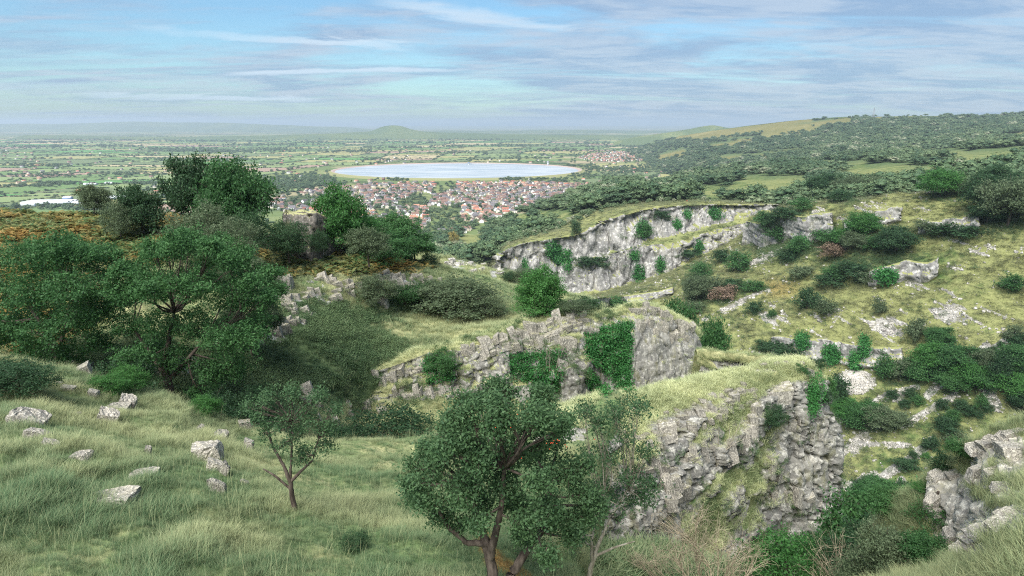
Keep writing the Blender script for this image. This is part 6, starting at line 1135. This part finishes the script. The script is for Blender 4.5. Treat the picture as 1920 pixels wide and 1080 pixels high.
# ------------------------------------------------------------------ the town
def house_meshes(seed, wallm, roofm, L, W_, hgt, rise):
    hw = [(-L/2,-W_/2,0),(L/2,-W_/2,0),(L/2,W_/2,0),(-L/2,W_/2,0),(-L/2,-W_/2,hgt),(L/2,-W_/2,hgt),(L/2,W_/2,hgt),(-L/2,W_/2,hgt),(-L/2,0,hgt+rise),(L/2,0,hgt+rise)]
    fw = [[0,1,5,4],[2,3,7,6]]; ft = [[1,2,6,9],[3,0,4,8]]; V = list(hw); F4 = [[0,1,5,4],[2,3,7,6],[1,2,6,5],[3,0,4,7]]; F3 = [[5,6,9],[7,4,8]]; mi = [0]*6
    wall = bpy.data.meshes.new("walls"); Fall = [tuple(f) for f in F4] + [tuple(f) for f in F3]
    for y, s in ((-W_/2-.03, 1), (W_/2+.03, -1)):
        for z in (1.0, 3.6) if hgt > 4.5 else (1.0,):
            for k in range(3):
                x = (-.33 + .33 * k) * L; o = len(V); V += [(x-.65,y,z),(x+.65,y,z),(x+.65,y,z+1.3),(x-.65,y,z+1.3)]; Fall.append((o,o+1,o+2,o+3)); mi.append(1)
    wall.from_pydata(V, [], Fall); wall.materials.append(wallm); wall.materials.append(M['pane']); wall.polygons.foreach_set('material_index', mi); wall.update()
    e = .35; zr = hgt + rise; k = rise / (W_/2); RV = [(-L/2-e,-W_/2-e,hgt-e*k),(L/2+e,-W_/2-e,hgt-e*k),(L/2+e,0,zr+.05),(-L/2-e,0,zr+.05),(L/2+e,W_/2+e,hgt-e*k),(-L/2-e,W_/2+e,hgt-e*k)]
    RV2 = RV + [(x, y, z + .22) for x, y, z in RV]; RF = [(0,1,2,3),(3,2,4,5),(6,9,8,7),(9,11,10,8),(0,6,7,1),(5,4,10,11),(1,7,8,2),(2,8,10,4),(0,3,9,6),(3,5,11,9)]
    roof = bpy.data.meshes.new("roof"); roof.from_pydata(RV2, [], RF); roof.materials.append(roofm); roof.update()
    cx_ = L * .36; ch = bpy.data.meshes.new("chimney"); c = [(cx_+sx_*.4, sy_*.3, zz_) for zz_ in (zr-.6, zr+1.2) for sx_, sy_ in ((-1,-1),(1,-1),(1,1),(-1,1))]
    ch.from_pydata(c, [], [(0,1,5,4),(1,2,6,5),(2,3,7,6),(3,0,4,7),(4,5,6,7)]); ch.materials.append(M['brickc']); ch.update(); return wall, roof, ch
M['pane'] = flat_mat("window_panes", (.04, .05, .06), .2, .6); M['brickc'] = flat_mat("chimney_brick", (.24, .13, .10), .9)
wc = {'cream': (.68,.62,.52), 'white': (.80,.78,.74), 'stone': (.46,.41,.36), 'pink brick': (.46,.31,.27), 'buff': (.58,.50,.40)}; rcol = {'grey': (.15,.14,.145), 'brown': (.20,.125,.10), 'orange': (.42,.21,.14), 'dark': (.10,.09,.09), 'red': (.33,.14,.10)}
WM = {k: flat_mat(k.replace(' ', '_') + "_render", v, .9, .1, .08) for k, v in wc.items()}; RM = {k: flat_mat(k + "_roof_tiles", v, .85, .1, .15) for k, v in rcol.items()}
hrn = random.Random(77); combos = [('cream','grey'),('white','brown'),('stone','grey'),('pink brick','brown'),('buff','brown'),('cream','orange'),('white','grey'),('pink brick','red'),('white','dark'),('stone','brown'),('cream','red'),('buff','orange')]
HM = {c: house_meshes(k, WM[c[0]], RM[c[1]], hrn.uniform(11, 17), hrn.uniform(8.5, 10), hrn.choice([5.2, 5.6, 6.0, 3.6]), hrn.uniform(2.6, 3.6)) for k, c in enumerate(combos)}
sites = []; cellg = {}
def try_site(px, py, mind):
    p = on_plain(px, py); gk = (int(p.x // 22), int(p.y // 22))
    for a in (-1, 0, 1):
        for b in (-1, 0, 1):
            for q in cellg.get((gk[0] + a, gk[1] + b), ()):
                if math.hypot(q[0] - p.x, q[1] - p.y) < mind: return None
    cellg.setdefault(gk, []).append((p.x, p.y)); return p
for _ in range(26000):
    px, py = hrn.uniform(500, 1105), hrn.uniform(341, 452)
    if hrn.random() > (P3(px, py, 1)[1] and min(1.0, ((402 - 232) / (py - 232)) ** -0 )): continue
    if not inpoly(px, py, TOWN): continue
    d_ = fbm(np.array([[px * .018, py * .045, 0.]]), 3, 301)[0]
    if d_ < (.43 if px > 640 else .30) or py < 342.5: continue
    p = try_site(px, py, 19.5)
    if p is None: continue
    cl = fbm(np.array([[px * .012, py * .05, 9.]]), 2, 305)[0]; orange = (py < 352 and px > 735) or (cl > .56 and py > 385) or (px > 980 and py < 352)
    c = hrn.choice([('cream','orange'),('buff','orange'),('pink brick','red'),('cream','red'),('cream','orange')]) if orange and hrn.random() < .4 else hrn.choice(combos[:5] + [combos[6], combos[8], combos[9]])
    a = fbm(np.array([[p.x * .004, p.y * .004, 3.]]), 2, 307)[0] * 5 + hrn.choice([0, 1.571]) + hrn.gauss(0, .08); sites.append((p, c, a, px, py))
for _ in range(1500):
    px, py = hrn.uniform(1080, 1250), hrn.uniform(283, 305)
    if not inpoly(px, py, VILL): continue
    p = try_site(px, py, 24)
    if p is not None: sites.append((p, hrn.choice(combos[4:]), hrn.uniform(0, 3), px, py))
for _ in range(260):
    px, py = hrn.uniform(0, 1250), hrn.triangular(262, 392, 300); p = on_plain(px, py)
    if ((p.x - rc.x) / (ra * 1.1)) ** 2 + ((p.y - rc.y) / (rb * 1.12)) ** 2 < 1: continue
    sites.append((p, hrn.choice(combos), hrn.uniform(0, 3), px, py))
sites.sort(key=lambda s: s[0].y)
def seen(p):
    h = BVH.ray_cast(Vector((0, 0, 0)), (p + Vector((0, 0, 6))).normalized()); return h[0] is None or h[0].length > p.length - 30
sites = [s for s in sites if seen(s[0])]
adj = {'grey': 'grey slate', 'brown': 'brown tiled', 'orange': 'orange tiled', 'dark': 'dark slate', 'red': 'red tiled'}
for p, c, a, px, py in sites[:295]:
    wh = "beside the rock tower" if px < 620 else "behind the bright green ash" if px < 730 else "past the hilltop trees" if px < 800 else "in the middle streets" if px < 900 else "under the wooded hill"
    t_ = thing("house", f"{c[0]} walled house with {'an' if c[1] == 'orange' else 'a'} {adj[c[1]]} roof {wh}", "house", p, (0, 0, a), f"{c[0]} houses with {adj[c[1]]} roofs {wh}"); w_, r_, ch = HM[c]
    obj("walls", w_, t_); rf_ = obj("roof", r_, t_); obj("chimney", ch, rf_)
bv = []; bf3 = []; bm_ = []; off = 0; rest = sites[295:]
for c in combos:      # farther houses, too many for single objects: one mesh per colouring would still be one mass, so all go together
    pass
mats_ = []; mslot = {}
def slot(m_):
    if m_.name not in mslot: mslot[m_.name] = len(mats_); mats_.append(m_)
    return mslot[m_.name]
VV = []; FF = {3: [], 4: []}; MM = {3: [], 4: []}; off = 0
for p, c, a, px, py in rest:
    ca, sa = math.cos(a), math.sin(a)
    for me in HM[c][:2]:
        co_ = np.array([v.co[:] for v in me.vertices]); VV.append(np.stack([co_[:, 0] * ca - co_[:, 1] * sa + p.x, co_[:, 0] * sa + co_[:, 1] * ca + p.y, co_[:, 2] + p.z], -1))
        for pl_ in me.polygons:
            k = len(pl_.vertices); FF[k].append([i + off for i in pl_.vertices]); MM[k].append(slot(me.materials[pl_.material_index]))
        off += len(co_)
if VV: tag(obj("distant_houses", mesh_np("distant_houses", np.concatenate(VV), [np.array(FF[3]), np.array(FF[4])], mats_, mi=MM[3] + MM[4])), kind='stuff')
# garden trees in the town
for _ in range(1700):
    px, py = hrn.uniform(500, 1105), hrn.uniform(341, 452)
    if inpoly(px, py, TOWN) or inpoly(px + 8, py, TOWN):
        if fbm(np.array([[px * .018, py * .045, 0.]]), 3, 301)[0] < .52 or hrn.random() < .4: p = on_plain(px, py); TPt.append((p.x, p.y)); TS.append(hrn.uniform(6, 14))
for _ in range(160):
    px, py = hrn.uniform(1070, 1260), hrn.uniform(282, 306); p = on_plain(px, py); TPt.append((p.x, p.y)); TS.append(hrn.uniform(8, 14))
TPt = np.array(TPt); TS = np.array(TS); hr2 = np.random.default_rng(8); sc_px = TS / TPt[:, 1]
Xp, Yp = proj(np.concatenate([TPt, np.full((len(TPt), 1), ZP)], 1)); vis_ = np.array([seen(Vector((x, y, ZP))) and -40 < u < 1960 for (x, y), u in zip(TPt, Xp)]); order = np.argsort(-(sc_px * vis_)); nobj = 70
WHERE = lambda u, v: ("shade tree among the houses of the town" if inpoly(u, v, TOWN) else ("tree in the hedges of the fields left of the town" if u < 520 else "tree by the fields around the reservoir"))
for q in order[:nobj]:
    s = TS[q]; hf = hr2.uniform(.8, 1.1); lb = WHERE(Xp[q], Yp[q]); t_ = thing("field_tree", lb, "tree", (*TPt[q], ZP), (0, 0, hr2.uniform(0, 6)), lb.replace("tree ", "trees ", 1), (s, s, s * hf)); obj("trunk", TRUNK, t_); obj("crown", wk1[q % 4], t_)
rs = order[nobj:]; scatter("trees_of_the_levels", woods, 4, np.concatenate([TPt[rs], np.full((len(rs), 1), ZP)], 1), rotz(len(rs), hr2, .03), np.stack([TS[rs] * 1.15, TS[rs] * 1.15, TS[rs] * hr2.uniform(.7, 1.0, len(rs))], -1), np.clip(hr2.normal(.35, .25, len(rs)), 0, 1))
HP = np.array(HP); HS = np.array(HS); scatter("hedges", woods, 4, np.concatenate([HP, np.full((len(HP), 1), ZP - .5)], 1), rotz(len(HP), hr2, .02), np.stack([HS[:, 0], HS[:, 0], HS[:, 1]], -1), np.clip(hr2.normal(.35, .2, len(HP)), 0, 1))
# sheds, reservoir works, mast, walkers, wall
def boxes(name, bxs, mat, parent=None):
    V = []; Fq = []
    for x0, y0, z0, x1, y1, z1 in bxs:
        o = len(V); V += [(x0,y0,z0),(x1,y0,z0),(x1,y1,z0),(x0,y1,z0),(x0,y0,z1),(x1,y0,z1),(x1,y1,z1),(x0,y1,z1)]; Fq += [[o,o+3,o+2,o+1],[o+4,o+5,o+6,o+7],[o,o+1,o+5,o+4],[o+1,o+2,o+6,o+5],[o+2,o+3,o+7,o+6],[o+3,o,o+4,o+7]]
    return obj(name, mesh_np(name, np.array(V), np.array(Fq), [mat]), parent)
M['shedroof'] = flat_mat("shed_roof", (.62, .64, .63), .6, .3, .06); M['shedwall'] = flat_mat("shed_wall", (.50, .53, .56), .7, .2, .05); M['blueshed'] = flat_mat("blue_shed_wall", (.16, .22, .34), .7); M['steel'] = flat_mat("mast_steel", (.30, .31, .33), .6, .4)
def shed(px, py, L, W_, H_, a, label, wm='shedwall'):
    p = on_plain(px, py); t_ = thing("warehouse", label, "warehouse", p, (0, 0, a)); boxes("walls", [(-L/2,-W_/2,0,L/2,W_/2,H_)], M[wm], t_)
    V = []; Fq = []; nb = max(1, int(W_ // 18))
    for k in range(nb):
        y0, y1 = -W_/2 + W_ * k / nb, -W_/2 + W_ * (k + 1) / nb; ym = (y0 + y1) / 2; o = len(V); V += [(-L/2-.4,y0,H_+.02),(L/2+.4,y0,H_+.02),(L/2+.4,ym,H_+2.4),(-L/2-.4,ym,H_+2.4),(L/2+.4,y1,H_+.02),(-L/2-.4,y1,H_+.02)]; Fq += [[o,o+1,o+2,o+3],[o+3,o+2,o+4,o+5]]
    obj("roof", mesh_np("roof", np.array(V), np.array(Fq), [M['shedroof']]), t_); boxes("door", [(-L*.2,-W_/2-.15,0,-L*.2+5,-W_/2-.01,5)], M['blueshed'], t_)
shed(95, 384, 108, 60, 9, .12, "long white roofed warehouse at the far left behind the bracken hill"); shed(128, 377, 20, 16, 10, .12, "small blue shed behind the long white warehouse", 'blueshed'); shed(160, 383, 50, 30, 7, .15, "white shed left of the small wind bent tree")
shed(228, 373, 62, 34, 8, .1, "grey roofed warehouse between the skyline trees"); shed(180, 392, 40, 26, 6, .1, "white shed just over the bracken skyline"); shed(170, 347, 40, 14, 5, .05, "pale farm shed out in the fields at left"); shed(205, 345, 26, 12, 5, -.1, "second pale farm shed beside the hay field")
p = on_plain(879, 310); t_ = thing("valve_tower", "square draw off tower standing in the far water of the reservoir", "tower", (p.x, p.y, ZP + 3)); boxes("shaft", [(-4,-4,-3,4,4,7)], M['shedwall'], t_); boxes("platform", [(-12,-5,7.01,14,5,8.2)], M['steel'], t_); boxes("hut", [(-4,-3,8.21,4,3,12)], M['blueshed'], t_)
p = on_plain(1027, 311.5); t_ = thing("valve_tower", "slim round topped tower near the reservoir's right end", "tower", (p.x, p.y, ZP + 3)); boxes("shaft", [(-4,-4,-3,4,4,16)], M['shedwall'], t_); boxes("hut", [(-5,-5,16.01,5,5,22)], M['steel'], t_)
p = on_plain(719, 338); t_ = thing("pump_house", "little dark pump house on the near bank of the reservoir", "hut", (p.x, p.y, ZP + 4)); boxes("walls", [(-5,-4,-4,5,4,6)], M['brickc'], t_); boxes("roof", [(-5.6,-4.6,6.01,5.6,4.6,7.4)], M['steel'], t_)
# lattice mast on the ridge
p = cast(1637, 222); H_ = 19 * px2m(p); t_ = thing("lattice_mast", "tall thin lattice mast on the wooded ridge", "mast", p)
for sx_ in (-1, 1):
    for sy_ in (-1, 1):
        a = Acc(); a.tube([(sx_ * 3.2, sy_ * 3.2, -2), (sx_ * .9, sy_ * .9, H_)], [.55, .4], 4); obj("leg", a.mesh("leg", M['steel']), t_)
a = Acc()
for k in range(9):
    z0, z1 = H_ * k / 9, H_ * (k + 1) / 9; w0, w1 = 3.2 - 2.3 * k / 9, 3.2 - 2.3 * (k + 1) / 9
    for s1 in (-1, 1): a.tube([(-w0, s1 * w0, z0), (w1, s1 * w1, z1)], [.25, .25], 3); a.tube([(s1 * w0, -w0, z0), (s1 * w1, w1, z1)], [.25, .25], 3)
obj("bracing", a.mesh("bracing", M['steel']), t_); a = Acc(); a.tube([(0, 0, H_ - .5), (0, 0, H_ * 1.12)], [.4, .2], 5); obj("aerial", a.mesh("aerial", M['steel']), t_)
# walkers on the cliff top
M['skin'] = flat_mat("skin", (.45, .30, .22)); M['redtop'] = flat_mat("red_jacket", (.5, .03, .02)); M['darkcloth'] = flat_mat("dark_clothes", (.05, .055, .08)); M['palecloth'] = flat_mat("pale_clothes", (.5, .48, .44))
def person(px, py, label, top, az_=0.0):
    """one continuous body lofted limb by limb from the pelvis; jacket and hair are its children"""
    p = cast(px, py); t_ = thing("person", label, "person", p, (0, 0, az_)); a = Acc()
    for path, rad in [([(0,0,.85),(0,0,1.1),(0,.01,1.35),(0,.01,1.46),(0,0,1.52),(0,-.01,1.60),(0,-.01,1.70),(0,0,1.76)],[.15,.14,.17,.07,.055,.095,.10,.03]),([(-.07,0,.92),(-.11,-.06,.5),(-.12,.02,.08),(-.12,-.16,.03)],[.10,.07,.05,.035]),([(.07,0,.92),(.11,.08,.5),(.12,.2,.1),(.12,.06,.03)],[.10,.07,.05,.035]),([(-.15,0,1.40),(-.25,.04,1.12),(-.23,-.06,.86),(-.22,-.09,.78)],[.07,.05,.035,.025]),([(.15,0,1.40),(.25,-.02,1.12),(.24,-.12,.88),(.23,-.15,.80)],[.07,.05,.035,.025])]: a.tube(path, rad, 8)
    obj("body", a.mesh("body", M['darkcloth']), t_); a = Acc(); a.tube([(0,0,.80),(0,0,1.1),(0,.01,1.36),(0,.01,1.48)],[.18,.165,.19,.08],10); a.tube([(-.14,0,1.42),(-.25,.04,1.12),(-.235,-.06,.87)],[.085,.065,.05],8); a.tube([(.14,0,1.42),(.25,-.02,1.12),(.245,-.12,.89)],[.085,.065,.05],8); obj("jacket", a.mesh("jacket", M[top]), t_)
    a = Acc(); a.tube([(0,-.015,1.53),(0,-.02,1.60),(0,-.02,1.68),(0,-.01,1.72)],[.06,.102,.105,.05],8); obj("head", a.mesh("head", M['skin']), t_)
for px, py, lb, tp in [(1288,379.5,"walker in a red jacket on the far cliff top","redtop"),(1291,379.5,"walker in dark clothes close beside the red jacket","darkcloth"),(1322,380,"lone walker in dark clothes right of the red jacket","darkcloth"),(1331,380,"lone walker in pale clothes farther right on the cliff path","palecloth"),(1388,381,"walker in a dark top, left of two near the cliff end","darkcloth"),(1392,381,"walker in a pale top, right of two near the cliff end","palecloth")]: person(px, py, lb, tp, pr.uniform(0, 6))
# dry stone wall on the right crest
pts = [cast(x, y) for x, y in [(1735,363),(1765,362),(1795,361),(1830,359)]]; t_ = thing("stone_wall", "low dry stone wall running along the right crest", "wall", pts[0])
for a_, b_ in zip(pts[:-1], pts[1:]):
    L = (b_ - a_).length; n_ = max(2, int(L / 1.6))
    for k in range(n_):
        q = a_.lerp(b_, (k + .5) / n_) - pts[0]
        for lv_ in range(2): obj("stone", FARB[pr.randrange(5)], t_, (q.x + pr.uniform(-.1, .1), q.y, q.z + .4 + lv_ * .65), (0, 0, pr.uniform(0, 3)), (.95, .5, .48))
# ------------------------------------------------------------------ haze over the levels
hz = obj("haze", mesh_np("haze", np.array([(x, y, z) for z in (-212, 170) for x, y in ((-32000, -600), (32000, -600), (32000, 34000), (-32000, 34000))], float), np.array([[0,3,2,1],[4,5,6,7],[0,1,5,4],[1,2,6,5],[2,3,7,6],[3,0,4,7]])))
m, tt = new_mat("haze_air"); vp = tt('ShaderNodeVolumePrincipled', {'Color': C4(.72, .85, .95), 'Density': HAZE, 'Anisotropy': .2}); tt('ShaderNodeOutputMaterial', {'Volume': vp.outputs[0]}); hz.data.materials.append(m); tag(hz, kind='stuff')
